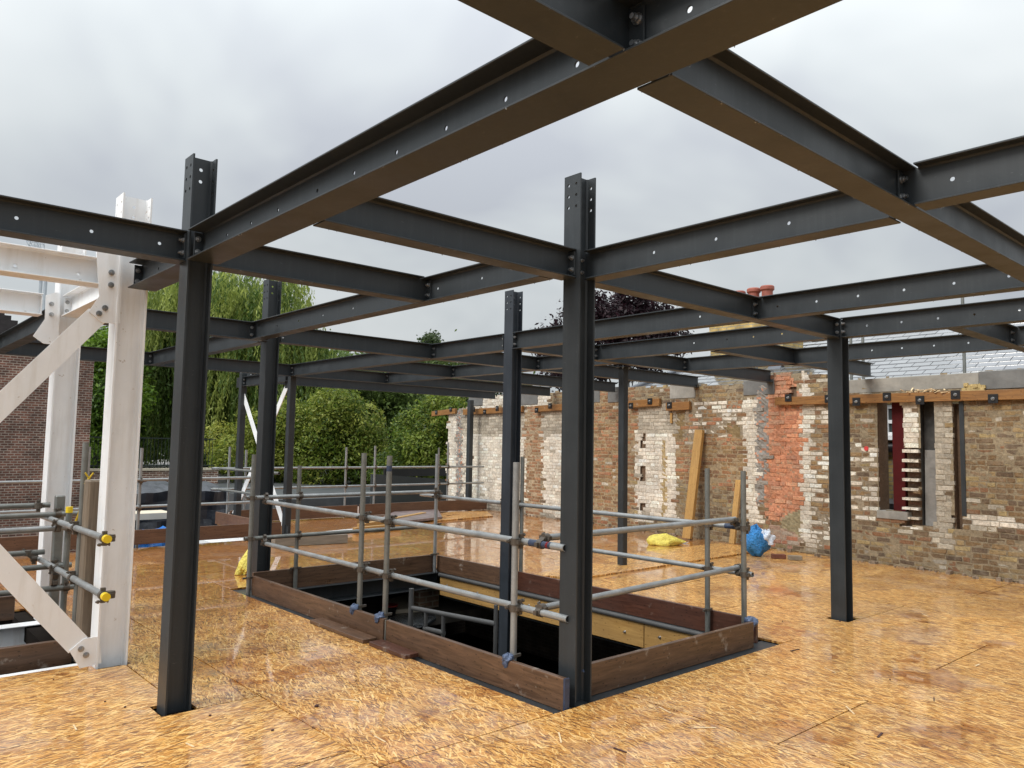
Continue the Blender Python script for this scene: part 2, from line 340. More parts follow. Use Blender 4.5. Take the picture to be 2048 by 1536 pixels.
# ---------------------------------------------------------------- mesh builder
ORG = {}
class MB:
    def __init__(s): s.v = []; s.f = []; s.c = []; s.g = None
    def quad(s, a, b, c, d, col=None):
        i = len(s.v); s.v += [tuple(a), tuple(b), tuple(c), tuple(d)]; s.f.append((i, i + 1, i + 2, i + 3)); s.c.append(col)
    def hexa(s, p, col=None):
        i = len(s.v); s.v += [tuple(x) for x in p]
        for q in ((0, 3, 2, 1), (4, 5, 6, 7), (0, 1, 5, 4), (1, 2, 6, 5), (2, 3, 7, 6), (3, 0, 4, 7)): s.f.append(tuple(i + k for k in q)); s.c.append(col)
    def box(s, a, b, col=None):
        x0, y0, z0 = [min(p, q) for p, q in zip(a, b)]; x1, y1, z1 = [max(p, q) for p, q in zip(a, b)]
        s.hexa([(x0, y0, z0), (x1, y0, z0), (x1, y1, z0), (x0, y1, z0), (x0, y0, z1), (x1, y0, z1), (x1, y1, z1), (x0, y1, z1)], col)
    def obox(s, p0, p1, w, h, up=(0, 0, 1), col=None):
        p0 = Vector(p0); p1 = Vector(p1); d = (p1 - p0).normalized(); up = Vector(up)
        sd_ = d.cross(up)
        if sd_.length < 1e-5: sd_ = d.cross(Vector((1, 0, 0)))
        sd_.normalize(); u = sd_.cross(d).normalized()
        a = sd_ * w / 2; c = u * h / 2
        s.hexa([p0 - a - c, p0 + a - c, p1 + a - c, p1 - a - c, p0 - a + c, p0 + a + c, p1 + a + c, p1 - a + c], col)
    def cyl(s, p0, p1, r, n=14, r1=None, cap=True, inner=None, col=None):
        p0 = Vector(p0); p1 = Vector(p1); d = (p1 - p0).normalized()
        a = d.cross(Vector((0, 0, 1)))
        if a.length < 1e-4: a = d.cross(Vector((1, 0, 0)))
        a.normalize(); b = d.cross(a); r1 = r if r1 is None else r1
        i = len(s.v)
        for p, q in ((p0, r), (p1, r1)):
            for k in range(n):
                t = 2 * math.pi * k / n; s.v.append(tuple(p + (a * math.cos(t) + b * math.sin(t)) * q))
        for k in range(n):
            l = (k + 1) % n; s.f.append((i + k, i + n + k, i + n + l, i + l)); s.c.append(col)
        if cap:
            if inner:      # open tube end
                for p, base, flip in ((p0, i, 0), (p1, i + n, 1)):
                    j = len(s.v); dd = d * (.12 if not flip else -.12)
                    for off in (Vector((0, 0, 0)), dd):
                        for k in range(n):
                            t = 2 * math.pi * k / n; s.v.append(tuple(p + off + (a * math.cos(t) + b * math.sin(t)) * inner))
                    for k in range(n):
                        l = (k + 1) % n
                        s.f.append((base + k, base + l, j + l, j + k) if not flip else (base + l, base + k, j + k, j + l)); s.c.append(col)
                        s.f.append((j + k, j + l, j + n + l, j + n + k)); s.c.append(col)
                    s.f.append(tuple(j + n + k for k in range(n))); s.c.append(col)
            else:
                s.f.append(tuple(i + k for k in range(n))); s.c.append(col)
                s.f.append(tuple(i + n + n - 1 - k for k in range(n))); s.c.append(col)
    def tubepath(s, pts, r, n=10, radii=None):
        for k in range(len(pts) - 1):
            s.cyl(pts[k], pts[k + 1], radii[k] if radii else r, n, radii[k + 1] if radii else r)
    def prism(s, pts, off):       # polygon (3-D points) extruded by vector
        i = len(s.v); n = len(pts); s.v += [tuple(p) for p in pts] + [tuple(Vector(p) + Vector(off)) for p in pts]
        s.f.append(tuple(i + k for k in range(n))); s.c.append(None)
        s.f.append(tuple(i + n + n - 1 - k for k in range(n))); s.c.append(None)
        for k in range(n):
            l = (k + 1) % n; s.f.append((i + k, i + n + k, i + n + l, i + l)); s.c.append(None)
    def plate(s, o, u, v, n, Lu, Lv, t, holes=()):   # plate with round holes; holes = (su, sv, r)
        o = Vector(o); u = Vector(u); v = Vector(v); n = Vector(n)
        if not holes:
            P = lambda a, b, c: o + u * a + v * b + n * c
            s.hexa([P(0, 0, 0), P(Lu, 0, 0), P(Lu, Lv, 0), P(0, Lv, 0), P(0, 0, t), P(Lu, 0, t), P(Lu, Lv, t), P(0, Lv, t)]); return
        bu = {0., Lu}; bv = {0., Lv}
        for a, b, r in holes: bu |= {a - r * 1.5, a + r * 1.5}; bv |= {b - r * 1.5, b + r * 1.5}
        def clean(z, L):
            z = sorted(x for x in z if -1e-9 <= x <= L + 1e-9); o_ = [z[0]]
            for x in z[1:]:
                if x - o_[-1] > 1e-4: o_.append(x)
            return o_
        bu = clean(bu, Lu); bv = clean(bv, Lv)
        P = lambda a, b, c: tuple(o + u * a + v * b + n * c)
        for i in range(len(bu) - 1):
            for j in range(len(bv) - 1):
                a0, a1, b0, b1 = bu[i], bu[i + 1], bv[j], bv[j + 1]
                hh = [h for h in holes if abs((a0 + a1) / 2 - h[0]) < h[2] * .4 and abs((b0 + b1) / 2 - h[1]) < h[2] * .4]
                if not hh:
                    s.quad(P(a0, b0, 0), P(a0, b1, 0), P(a1, b1, 0), P(a1, b0, 0)); s.quad(P(a0, b0, t), P(a1, b0, t), P(a1, b1, t), P(a0, b1, t))
                else:
                    ca, cb, r = hh[0]; K = 12
                    ring = [(ca + r * math.cos(2 * math.pi * k / K), cb + r * math.sin(2 * math.pi * k / K)) for k in range(K)]
                    def sq(k):
                        x = math.cos(2 * math.pi * k / K); y = math.sin(2 * math.pi * k / K); m_ = max(abs(x), abs(y))
                        return (ca + x / m_ * (a1 - a0) / 2, cb + y / m_ * (b1 - b0) / 2)
                    outr = [sq(k) for k in range(K)]
                    for k in range(K):
                        l = (k + 1) % K
                        s.quad(P(*ring[k], 0), P(*ring[l], 0), P(*outr[l], 0), P(*outr[k], 0))
                        s.quad(P(*ring[k], t), P(*outr[k], t), P(*outr[l], t), P(*ring[l], t))
                        s.quad(P(*ring[k], 0), P(*ring[k], t), P(*ring[l], t), P(*ring[l], 0))
                    corners = [(a1, b1), (a0, b1), (a0, b0), (a1, b0)]
        for a0, b0, a1, b1 in ((0, 0, Lu, 0), (Lu, 0, Lu, Lv), (Lu, Lv, 0, Lv), (0, Lv, 0, 0)):
            s.quad(P(a0, b0, 0), P(a1, b1, 0), P(a1, b1, t), P(a0, b0, t))
        # square corners of hole cells
        for ca, cb, r in holes:
            h = r * 1.5
            for sx_ in (-1, 1):
                for sy_ in (-1, 1):
                    k1 = (ca + sx_ * h, cb + sy_ * h * math.tan(math.pi / 6)); k2 = (ca + sx_ * h * math.tan(math.pi / 6), cb + sy_ * h)
                    cc = (ca + sx_ * h, cb + sy_ * h); i = len(s.v)
                    for c in (0, t):
                        j = len(s.v); s.v += [P(*k1, c), P(*cc, c), P(*k2, c)]; s.f.append((j, j + 1, j + 2)); s.c.append(None)
    def build(s, name, mt, parent=None, smooth=False, bevel=0, grain=None):
        me = bpy.data.meshes.new(name); o0 = ORG.get(parent.name, (0, 0, 0)) if parent else s.g or (0, 0, 0)
        V = np.array(s.v, dtype=float) - np.array(o0)
        me.from_pydata(V.tolist(), [], s.f); me.materials.append(mt)
        if any(c is not None for c in s.c):
            at_ = me.color_attributes.new('Col', 'FLOAT_COLOR', 'CORNER'); arr = []
            for p, c in zip(me.polygons, s.c): arr += (list(c if c is not None else (.5, .5, .5)) + [1.0]) * p.loop_total
            at_.data.foreach_set('color', arr)
        if grain is not None:
            d = Vector(grain).normalized(); a = d.cross(Vector((0, 0, 1)))
            if a.length < .1: a = d.cross(Vector((1, 0, 0)))
            a.normalize(); b = d.cross(a); A = np.array([d, a, b]); off = np.array([rnd.random() * 20, rnd.random() * 20, rnd.random() * 20])
            g = np.array(s.v) @ A.T + off
            ga = me.attributes.new('grain', 'FLOAT_VECTOR', 'POINT'); ga.data.foreach_set('vector', g.ravel())
        if smooth:
            me.polygons.foreach_set('use_smooth', [True] * len(me.polygons)); me.set_sharp_from_angle(angle=rad(40))
        o = bpy.data.objects.new(name, me); COL.objects.link(o)
        if parent: o.parent = parent
        else: o.location = o0
        ORG[o.name] = o0
        if bevel:
            bv = o.modifiers.new('bevel', 'BEVEL'); bv.width = bevel; bv.segments = 1; bv.limit_method = 'ANGLE'
        return o
def thing(name, label, cat, loc, group=None):
    o = bpy.data.objects.new(name, None); COL.objects.link(o); o.location = tuple(loc); o.empty_display_size = .1
    o['label'] = label; o['category'] = cat; o['kind'] = 'thing'
    if group: o['group'] = group
    ORG[o.name] = tuple(float(x) for x in loc); return o
def tag(o, label, cat, group=None):
    o['label'] = label; o['category'] = cat; o['kind'] = 'thing'
    if group: o['group'] = group
    return o
def struct(o): o['kind'] = 'structure'; return o

# bolt (shared mesh): washer, hexagon head, nut stub along +Z
bmb = MB(); bmb.cyl((0, 0, 0), (0, 0, .004), .019, 14); bmb.cyl((0, 0, .004), (0, 0, .016), .0155, 6); bmb.cyl((0, 0, .016), (0, 0, .030), .009, 10)
_b = bmb.build('bolt', BOLT); BOLTME = _b.data; bpy.data.objects.remove(_b); 
def bolt(parent, pos, d, s=1.0):
    o = bpy.data.objects.new('bolt', BOLTME); COL.objects.link(o); o.parent = parent
    o.location = Vector(pos) - Vector(ORG[parent.name]); o.rotation_mode = 'QUATERNION'
    o.rotation_quaternion = Vector(d).to_track_quat('Z', 'Y') @ Vector((0, 0, 1)).rotation_difference(Vector((0, 0, 1))); o.scale = (s, s, s); return o

ZT, ZB = 3.065, 2.860
BEAMS = []
def beam(label, axis, a0, a1, c, wd=.133, zt=None, zb=None, **k):
    BEAMS.append((label, axis, min(a0, a1), max(a0, a1), c, wd, ZT if zt is None else zt, ZB if zb is None else zb, k))
def flush_beams():
    for (label, axis, lo, hi, c, wd, zt, zb, k) in BEAMS:
        cope = [0, 0]; e = [lo, hi]
        for (l2, ax2, lo2, hi2, c2, wd2, zt2, zb2, k2) in BEAMS:
            if ax2 == axis or zt2 < zb or zt < zb2 or not (lo2 - .02 <= c <= hi2 + .02): continue
            if abs(lo - c2) < wd2 / 2 + .02: e[0] = c2 + .0045; cope[0] = wd2 / 2 + .008
            elif abs(hi - c2) < wd2 / 2 + .02: e[1] = c2 - .0045; cope[1] = wd2 / 2 + .008
        _beam(label, axis, e[0], e[1], c, wd, zt, zb, cope=cope, **k)
def _beam(label, axis, a0, a1, c, wd=.133, zt=ZT, zb=ZB, holes=(), ends=(1, 1), mt=STEEL, notch=None, near=True, drops=True, group='grey roof level steel beams', tf=.0095, tw=.0065, bolts=True, name='steel_beam', cope=(0, 0)):
    lo, hi = min(a0, a1), max(a0, a1); L = hi - lo
    X = axis == 'x'
    u = (1, 0, 0) if X else (0, 1, 0); w = (0, 1, 0) if X else (1, 0, 0)
    def P(a, b, z): return (a, c + b, z) if X else (c + b, a, z)
    r = thing(name, label, 'beam', P((lo + hi) / 2, 0, zb), group)
    hs = []
    for p in holes:
        q = ony(p, c) if X else onx(p, c); a = (q[0] if X else q[1]) - lo; z = q[2] - (zb + tf)
        if .06 < a < L - .06 and .03 < z < zt - zb - 2 * tf - .03: hs.append((a, z, .011))
    # keep hole cells from overlapping
    hs.sort(); hs2 = []
    for h in hs:
        if not hs2 or h[0] - hs2[-1][0] > .05: hs2.append((h[0], .095 if abs(h[1] - .095) < .03 else h[1], h[2]))
    mb = MB(); mb.plate(P(lo, -tw / 2, zb + tf), u, (0, 0, 1), w, L, zt - zb - 2 * tf, tw, hs2)
    k = .009
    for sg in (-1, 1):          # root fillets
        for z, dz in ((zb + tf, k), (zt - tf, -k)):
            y0 = sg * tw / 2
            mb.prism([P(lo + cope[0], y0, z), P(lo + cope[0], y0 + sg * k, z), P(lo + cope[0], y0, z + dz)], Vector(u) * (L - cope[0] - cope[1]))
    mb.build('web', mt, r)
    for z0, nm in ((zb, 'bottom_flange'), (zt - tf, 'top_flange')):
        mb = MB(); mb.box(P(lo + cope[0], -wd / 2, z0), P(hi - cope[1], wd / 2, z0 + tf)); fl = mb.build(nm, mt, r, bevel=.002 if near else 0)
        if nm == 'bottom_flange' and drops:
            dm = MB(); n = int(L * 7)
            for _ in range(n):
                a = lo + cope[0] + rnd.random() * (L - cope[0] - cope[1]); s_ = rnd.choice((-1, 1)); rr = rnd.uniform(.002, .0042)
                pt = P(a, s_ * (wd / 2 - .002), zb + .002)
                dm.cyl(pt, (pt[0], pt[1], pt[2] - rr * 1.8), rr, 6, rr * .45)
            d_ = dm.build('water_drops', DROP, fl, smooth=True); d_['kind'] = 'stuff'
    for e, a, sg in ((ends[0], lo, 1), (ends[1], hi, -1)):
        if not e: continue
        mb = MB(); pw = min(wd, .125) / 2
        mb.box(P(a, -pw, zb + .018), P(a + sg * .010, pw, zt - .018)); ep = mb.build('end_plate', mt, r, bevel=.0015 if near else 0)
        if bolts:
            for sy in (-1, 1):
                for z in (zb + .060, zt - .060):
                    bolt(ep, P(a + sg * .010, sy * .038, z), tuple(sg * x for x in u))
    return r
def column(label, x, y, z0, z1, wx=.16, wy=.155, mt=STEEL, top=True, group='grey steel columns', t=.0115, near=True, name='steel_column', bw=0):
    r = thing(name, label, 'column', (x, y, z0), group)
    L = z1 - z0; hf = [(a, b, .0115) for a in (.04, wy - .04) for b in (L - .07, L - .15, L - .23)] if top else []
    hw = [(wx / 2 - t, b, .0125) for b in (L - .075, L - .155)] if top else []
    for sx in (-1, 1):
        mb = MB(); o = (x + sx * wx / 2 - (t if sx > 0 else 0), y - wy / 2, z0)
        mb.plate(o, (0, 1, 0), (0, 0, 1), (1, 0, 0), wy, L, t, hf); mb.build('flange', mt, r, bevel=.002 if near and not top else 0)
    mb = MB(); mb.plate((x - wx / 2 + t, y - .004, z0), (1, 0, 0), (0, 0, 1), (0, 1, 0), wx - 2 * t, L, .008, hw)
    k = .011
    for sx in (-1, 1):
        for sy in (-1, 1):
            xx = x + sx * (wx / 2 - t); yy = y + sy * .004
            mb.prism([(xx, yy, z0), (xx - sx * k, yy, z0), (xx, yy + sy * k, z0)], (0, 0, L))
    mb.build('web', mt, r); return r
def sash(name, label, cat, x, y, z0, z1, s, mt, group=None, cap=True):      # square hollow section post
    r = thing(name, label, cat, (x, y, z0), group)
    mb = MB(); mb.box((x - s / 2, y - s / 2, z0), (x + s / 2, y + s / 2, z1)); mb.build('shaft', mt, r, bevel=.008)
    if cap:
        mb = MB(); mb.box((x - s * .8, y - s * .8, z1), (x + s * .8, y + s * .8, z1 + .012)); cp = mb.build('cap_plate', mt, r)
        for sx in (-1, 1): bolt(cp, (x + sx * s * .62, y - s * .4, z1), (0, 0, -1), .8)
    return r

# ================================================================ SETTING: deck
def rect_sub(rects, h):
    o = []
    for (x0, y0, x1, y1) in rects:
        a0, b0, a1, b1 = max(x0, h[0]), max(y0, h[1]), min(x1, h[2]), min(y1, h[3])
        if a0 >= a1 or b0 >= b1: o.append((x0, y0, x1, y1)); continue
        if x0 < a0: o.append((x0, y0, a0, y1))
        if a1 < x1: o.append((a1, y0, x1, y1))
        if y0 < b0: o.append((a0, y0, a1, b0))
        if b1 < y1: o.append((a0, b1, a1, y1))
    return o
HOLE = (3.60, 3.58, 6.45, 8.84)
PIT = (-3.0, 6.56, 1.62, 9.0)
C1h = (1.67, 5.05, 1.895, 5.28); C3h = (7.74, 3.60, 8.02, 3.83); W1h = (1.62, 6.36, 1.86, 6.62); W2h = (1.62, 8.4, 1.86, 8.65)
P1h = (8.58, 7.2, 8.70, 7.33)
panels = []   # x0,y0,x1,y1,orientation (0 strands along X, 1 along Y)
for y0, y1, xs, o in [(-3.0, 0.26, (-3, -1.3, 1.1, 3.05), 0), (.26, 1.46, (-3, -.1, 2.3, 3.05), 0), (1.46, 2.66, (-3, -1.3, 1.1, 3.05), 0), (2.66, 3.86, (-3, -.1, 2.3), 0), (3.86, 5.06, (-3, -.1, 2.3), 0),
                      (5.06, 6.56, (-3, -.6, 1.825), 0)]:
    for a, b in zip(xs, xs[1:]): panels.append((a, y0, b, y1, o))
panels += [(1.825, 5.06, 2.3, 7.6, 1), (2.3, 2.66, 3.05, 3.58, 1), (2.3, 3.58, 3.6, 6.0, 1), (2.3, 6.0, 3.6, 8.4, 1), (2.3, 8.4, 3.6, 10.8, 1), (2.3, 10.8, 3.6, 12.95, 1), (1.62, 7.6, 2.3, 9.0, 1), (1.62, 9.0, 2.3, 11.4, 1), (1.62, 11.4, 2.3, 12.95, 1), (-3, 9.0, 1.62, 10.2, 0), (-3, 10.2, 1.62, 11.4, 0), (-3, 11.4, 1.62, 12.95, 0)]
for x0, x1, ys in [(3.05, 4.25, (-3, -1.2, 1.18, 3.58)), (4.25, 5.45, (-3, 0.0, 2.4, 3.58)), (5.45, 6.65, (-3, -1.2, 1.18, 3.58)), (6.65, 7.85, (-3, 0.0, 2.4, 4.72)), (7.85, 9.05, (-3, -1.2, 1.2, 3.58, 4.72)), (9.05, 10.25, (-3, .0, 2.4, 4.72)), (10.25, 12.6, (-3, .9, 3.3, 4.72))]:
    for a, b in zip(ys, ys[1:]): panels.append((x0, a, x1, b, 1))
panels.append((6.45, 3.58, 6.65, 4.72, 1))
for y0, y1, xs in [(4.72, 5.92, (6.45, 8.2, 10.6, 12.8)), (5.92, 7.12, (6.45, 7.0, 9.4, 11.8, 12.8)), (7.12, 8.84, (6.45, 8.2, 10.6, 12.9)), (8.84, 10.04, (3.6, 6.0, 8.4, 10.8, 13.0)), (10.04, 11.24, (3.6, 4.8, 7.2, 9.6, 12.0, 13.1)), (11.24, 12.95, (3.6, 6.0, 8.4, 10.8, 13.2))]:
    for a, b in zip(xs, xs[1:]): panels.append((a, y0, b, y1, 0 if y0 > 8 else 1))
for y0, y1, xs in [(12.95, 14.2, (6.1, 7.2, 9.6, 12.0, 13.3)), (14.2, 15.75, (6.1, 8.4, 10.8, 13.4))]:
    for a, b in zip(xs, xs[1:]): panels.append((a, y0, b, y1, 0))
mb = MB(); osb = []
def osb_slab(mb, osb, x0, y0, x1, y1, z0, z1, o, pid):
    n0 = len(mb.v); mb.box((x0, y0, z0), (x1, y1, z1)); ox, oy = rnd.random() * 9, rnd.random() * 9
    osb.append((n0, len(mb.v), o, pid))
pid = 0
for (x0, y0, x1, y1, o) in panels:
    pid += 1; g = .005; dz = rnd.uniform(-.0012, .0012)
    rs = [(x0 + g, y0 + g, x1 - g, y1 - g)]
    for h in (HOLE, PIT, C1h, C3h, W1h, W2h, P1h): rs = [q for r_ in [rs] for q in rect_sub(r_, h)]
    for q in rs: osb_slab(mb, osb, *q[:2], *q[2:], -.018, dz, o, pid)
def osb_attr(o, mb, osb):
    arr = np.zeros((len(mb.v), 3)); V = np.array(mb.v)
    for a, b, ori, pid in osb:
        p = V[a:b]; off = (pid * 1.713 % 7, pid * 2.317 % 5)
        arr[a:b, 0] = (p[:, 1] if ori else p[:, 0]) + off[0]; arr[a:b, 1] = (p[:, 0] if ori else p[:, 1]) + off[1]; arr[a:b, 2] = pid * 1.0
    at_ = o.data.attributes.new('osb', 'FLOAT_VECTOR', 'POINT'); at_.data.foreach_set('vector', arr.ravel())
deck = struct(mb.build('deck_floor', OSB)); osb_attr(deck, mb, osb)
# deck underside: joist sheet so that no light leaks through the panel gaps
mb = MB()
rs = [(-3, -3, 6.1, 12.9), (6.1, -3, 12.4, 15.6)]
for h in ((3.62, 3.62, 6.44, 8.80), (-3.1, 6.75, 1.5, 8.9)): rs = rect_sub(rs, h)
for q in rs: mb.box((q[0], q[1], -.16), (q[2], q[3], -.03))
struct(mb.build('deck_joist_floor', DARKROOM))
# lower storey; walls added to keep it dark, far side left open for light
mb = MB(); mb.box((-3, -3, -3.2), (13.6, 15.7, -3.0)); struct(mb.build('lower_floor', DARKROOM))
for nm, a, b in (('lower_blocking_wall', (12.30, -2.9, -3.3), (12.50, 15.4, -.31)), ('lower_blocking_wall', (-3.2, -3.2, -3.4), (-3.0, 12.9, -.031)), ('lower_blocking_wall', (-3, -3.2, -3.4), (13.2, -3.0, -.031)), ('lower_blocking_wall', (-3, 12.72, -3.4), (0.2, 12.92, -.031)), ('lower_blocking_wall', (6.12, 15.5, -3.4), (13.4, 15.7, -.031)), ('lower_blocking_wall', (5.95, 12.93, -3.4), (6.11, 15.7, -1.3))):
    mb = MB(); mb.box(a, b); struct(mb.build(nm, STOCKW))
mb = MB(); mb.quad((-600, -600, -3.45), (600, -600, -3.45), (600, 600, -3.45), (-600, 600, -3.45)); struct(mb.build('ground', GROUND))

# loose strand-board sheets lying on the deck
def sheet(label, poly, z0, th, ori):
    mb = MB(); pts = [(p[0], p[1], z0) for p in poly]; mb.prism(pts, (0, 0, th)); o = mb.build('strand_board_sheet', OSBDRY)
    osb_attr(o, mb, [(0, len(mb.v), ori, 41 + int(poly[0][0]))]); return tag(o, label, 'board', 'loose strand board sheets')
sheet('long loose strand board sheet edge up against the brick wall beside the blue sack', [(6.98, 7.42), (7.35, 6.86), (12.12, 6.93), (12.05, 7.9), (9.9, 7.95)], .003, .022, 0)
sheet('pale strand board sheet at the far corner of the deck by the end pier', [(10.15, 13.75), (11.95, 14.0), (12.6, 15.0), (11.9, 15.4), (10.0, 14.6)], .004, .022, 0)

# ================================================================ STEEL COLUMNS
C1 = (1.785, 5.175); C2 = (3.905, 3.69); C3 = (7.86, 3.715); C4 = (3.91, 8.72); C5 = (6.27, 7.03)
column('nearest dark grey column at left, standing on the deck below the big beam, drilled top', *C1, -.3, 3.575)
column('central dark grey column at the near corner of the stairwell, drilled top above the beams', *C2, -.3, 3.60)
column('short grey column at right ending level with the beams, foot in a deck cut-out', *C3, -.3, ZT - .005, top=False)
column('grey column behind the far left corner of the stairwell in front of the willow', *C4, -.3, 3.61, mt=STEEL)
column('bluish column rising out of the stairwell on its far right side', *C5, -3.0, 3.59, mt=STEELB)
sash('steel_post', 'slim grey square post on a loose board halfway to the brick wall', 'post', 8.64, 7.265, -.05, ZB - .012, .105, STEEL, 'slim square posts')
sash('steel_post', 'slim grey post beside the X brace, the one nearer the stairwell', 'post', 6.33, 13.12, -.05, ZT - .01, .12, STEEL, 'slim square posts', cap=False)
sash('steel_post', 'slim grey post on the far side of the X brace beside the hedge', 'post', 6.28, 15.2, -.05, ZT - .01, .12, STEEL, 'slim square posts', cap=False)
sash('steel_post', 'dark slim post standing against the far end pier of the brick wall', 'post', 12.92, 16.15, -.1, 2.88, .13, STEEL, 'slim square posts', cap=False)

# ================================================================ STEEL BEAMS
WB = .205
yX1 = 5.215; yD = 1.487; yC = 3.715; y86 = 8.66; yQ = 7.02; yN = 10.82; yL = 12.95; yG = 15.0
beam('big overhead beam running from the nearest column out of the top of the picture', 'y', -3.0, C1[1] - .085, 1.795, WB, holes=[(1380, 17), (1155, 129), (1012, 197), (893, 255), (794, 303), (709, 343), (636, 379), (557, 417), (503, 443), (455, 466), (412, 487)])
beam('beam leaving the left edge of the picture towards the nearest column, with bright bolt holes', 'x', -2.5, C1[0] - .08, yX1, .15, holes=[(33, 436), (183, 462), (319, 486)])
beam('short stub beam between the nearest column and the white front column', 'y', C1[1] + .085, 6.40, 1.80, WB, holes=[(318, 534)])
beam('beam from the nearest column to the middle beam with two bolts at its end', 'x', C1[0] + .08, 3.69 - .005, yX1, .14)
beam('beam from the overhead beam to the central column', 'x', 1.80, C2[0] - .08, yC, .14)
beam('beam between the central column and the short right column', 'x', C2[0] + .08, C3[0] - .08, yC, .133)
beam('long right-hand beam hung from the overhead beam, running to the right edge', 'x', 1.80, 9.8, yD, .14, ends=(1, 0))
beam('overhead cross beam joining the big beam at the very top of the picture', 'x', -2.5, 1.795, yD, .14, ends=(0, 1))
beam('beam from the central column up right to the long right-hand beam', 'y', C2[1] - .01, yD + .07, 3.965, .14, holes=[(1578, 446), (1432, 479), (1308, 507)])
beam('beam at the upper right edge bolted to the long right-hand beam', 'y', -3, yD - .005, 3.835, .135, holes=[(1905, 357)], ends=(0, 1))
beam('middle beam from the central column back to the left rear column', 'y', yC + .01, y86 - .005, 3.685, .133, holes=[(876, 578), (964, 557), (706, 619), (646, 628), (598, 639), (555, 649)])
beam('beam from the white rear column to the left rear column, crossing the willow', 'x', 1.90, C4[0] - .075, y86, .133)
beam('beam from the left rear column to the row of the stairwell column', 'x', C4[0] + .08, 6.25, y86, .133)
beam('beam from the stairwell column back towards the X-braced posts', 'y', C5[1] + .085, 13.05, 6.245, .133, ends=(1, 1), near=False)
beam('beam from the stairwell column forward behind the central column', 'y', C5[1] - .085, yC + .01, 6.245, .133, holes=[(1400, 633)], near=False)
beam('perforated beam right of the chimney pots running to the right edge', 'y', yD, yC - .005, 6.255, .133, holes=[(1555, 612), (1633, 603), (1716, 592), (1808, 580.5), (1908, 567.6), (2018, 554)], ends=(1, 1))
beam('perforated beam from the short right column to the right edge', 'y', yD, C3[1] - .08, 7.81, .12, holes=[(1734, 651), (1803, 644), (1876, 637.6), (1949, 630), (2039, 621.6)], ends=(0, 1))
beam('stiffened beam from the short right column back past the chimney', 'y', C3[1] + .08, yQ, 7.79, .12, holes=[(1454, 680), (1507, 674), (1564, 668), (1388, 686)], near=False)
beam('lowest perforated beam in front of the slate roof, nearest the brick wall', 'y', 2.66, yQ, 9.80, .12, holes=[(1744, 704), (1804, 700), (1868, 694), (1937, 690), (1580, 714), (1530, 719)], near=False)
beam('beam from the stairwell column over the slim post to the brick wall', 'x', C5[0] + .08, 12.30, yQ, .133, ends=(1, 0), near=False)
beam('beam ending on the long concrete lintel right of the short column', 'x', C3[0] + .08, 12.2, 5.25, .133, ends=(0, 0), near=False)
beam('beam running to the right edge below the perforated beams, with bolts at its end', 'x', 7.81, 12.1, 2.60, .133, near=False)
beam('beam stub at the right edge bolted to the lowest right beam', 'y', yD, 2.60, 9.55, .12, ends=(0, 1), near=False)
beam('far beam over the slim post running back towards the hedge', 'y', yQ, 13.05, 8.24, .133, near=False, ends=(1, 0))
beam('beam hidden behind the bluish column, inner half of the row to the first pad', 'x', 6.245, 8.24, y86, .133, near=False)
beam('beam ending on the wall pad left of the leaning planks, behind the slim post', 'x', 8.24, 12.5, y86, .133, near=False, ends=(1, 0))
beam('second far beam left of the bluish column, inner half', 'x', 6.245, 8.24, yN, .133, near=False)
beam('second far beam ending on the wall behind the central column', 'x', 8.24, 12.6, yN, .133, near=False, ends=(1, 0))
beam('far beam starting at the nearer braced post, inner half', 'x', 6.245, 8.24, yL, .133, near=False)
beam('far beam ending on the wall pad right of the bluish column', 'x', 8.24, 12.75, yL, .133, near=False, ends=(1, 0))
beam('farthest beam over the hedge ending on the end of the brick wall', 'x', 6.34, 12.8, yG, .133, near=False, ends=(1, 0))
beam('far beam at left crossing the red brick building and the white columns', 'x', -1.5, 6.22, yL, .133, near=False)
beam('beam from the left rear column back to the far left beam', 'y', C4[1] + .085, yL, 3.86, .133, near=False)
beam('beam between the two X-braced posts', 'y', 13.2, 15.12, 6.30, .133, zt=2.97, zb=2.78, near=False)
beam('beam from the white rear column back over the brick building', 'y', 8.62, 12.9, 1.78, .15, near=False)

# ================================================================ WHITE BRACED FRAME
wc = column('front white painted column with chipped edges, brace gussets top and bottom', 1.735, 6.49, -.3, 3.60, .215, .20, WHITE, True, 'white steel columns', .013)
wc2 = column('rear white painted column beside the red brick building', 1.735, 8.53, -.3, 3.66, .215, .20, WHITE, True, 'white steel columns', .013)
def gusset(parent, pix, y, bolts, mt=WHITE, th=.014):
    mb = MB(); mb.prism([tuple(ony(p, y)) for p in pix], (0, th, 0)); g = mb.build('gusset_plate', mt, parent)
    for p in bolts: bolt(g, tuple(ony(p, y)), (0, -1, 0), 1.15)
    return g
gusset(wc, [(193, 503), (247, 512), (239, 648), (204, 645), (178, 623), (199, 592)], 6.40, [(223, 545), (222, 570), (210, 616), (198, 627)])
gusset(wc, [(139, 1302), (168, 1278), (199, 1272), (203, 1326), (160, 1337)], 6.40, [(162, 1298), (172, 1310)])
gusset(wc2, [(110, 585), (121, 585), (119, 640), (116, 690), (87, 687), (66, 672), (90, 638), (92, 590)], 8.41, [(103, 608), (103, 629)])
beam('upper white beam leaving the left edge from the front white column', 'x', -2.0, 1.53, 6.50, .19, holes=[(30, 532), (156, 549)], ends=(0, 1), mt=WHITE, group='white steel beams', bolts=False)
beam('white beam leaving the left edge from the rear white column', 'x', -2.0, 1.50, 8.53, .19, ends=(0, 1), mt=WHITE, group='white steel beams', bolts=False)
beam('white beam joining the two white columns', 'y', 6.60, 8.43, 1.74, .17, mt=WHITE, group='white steel beams')
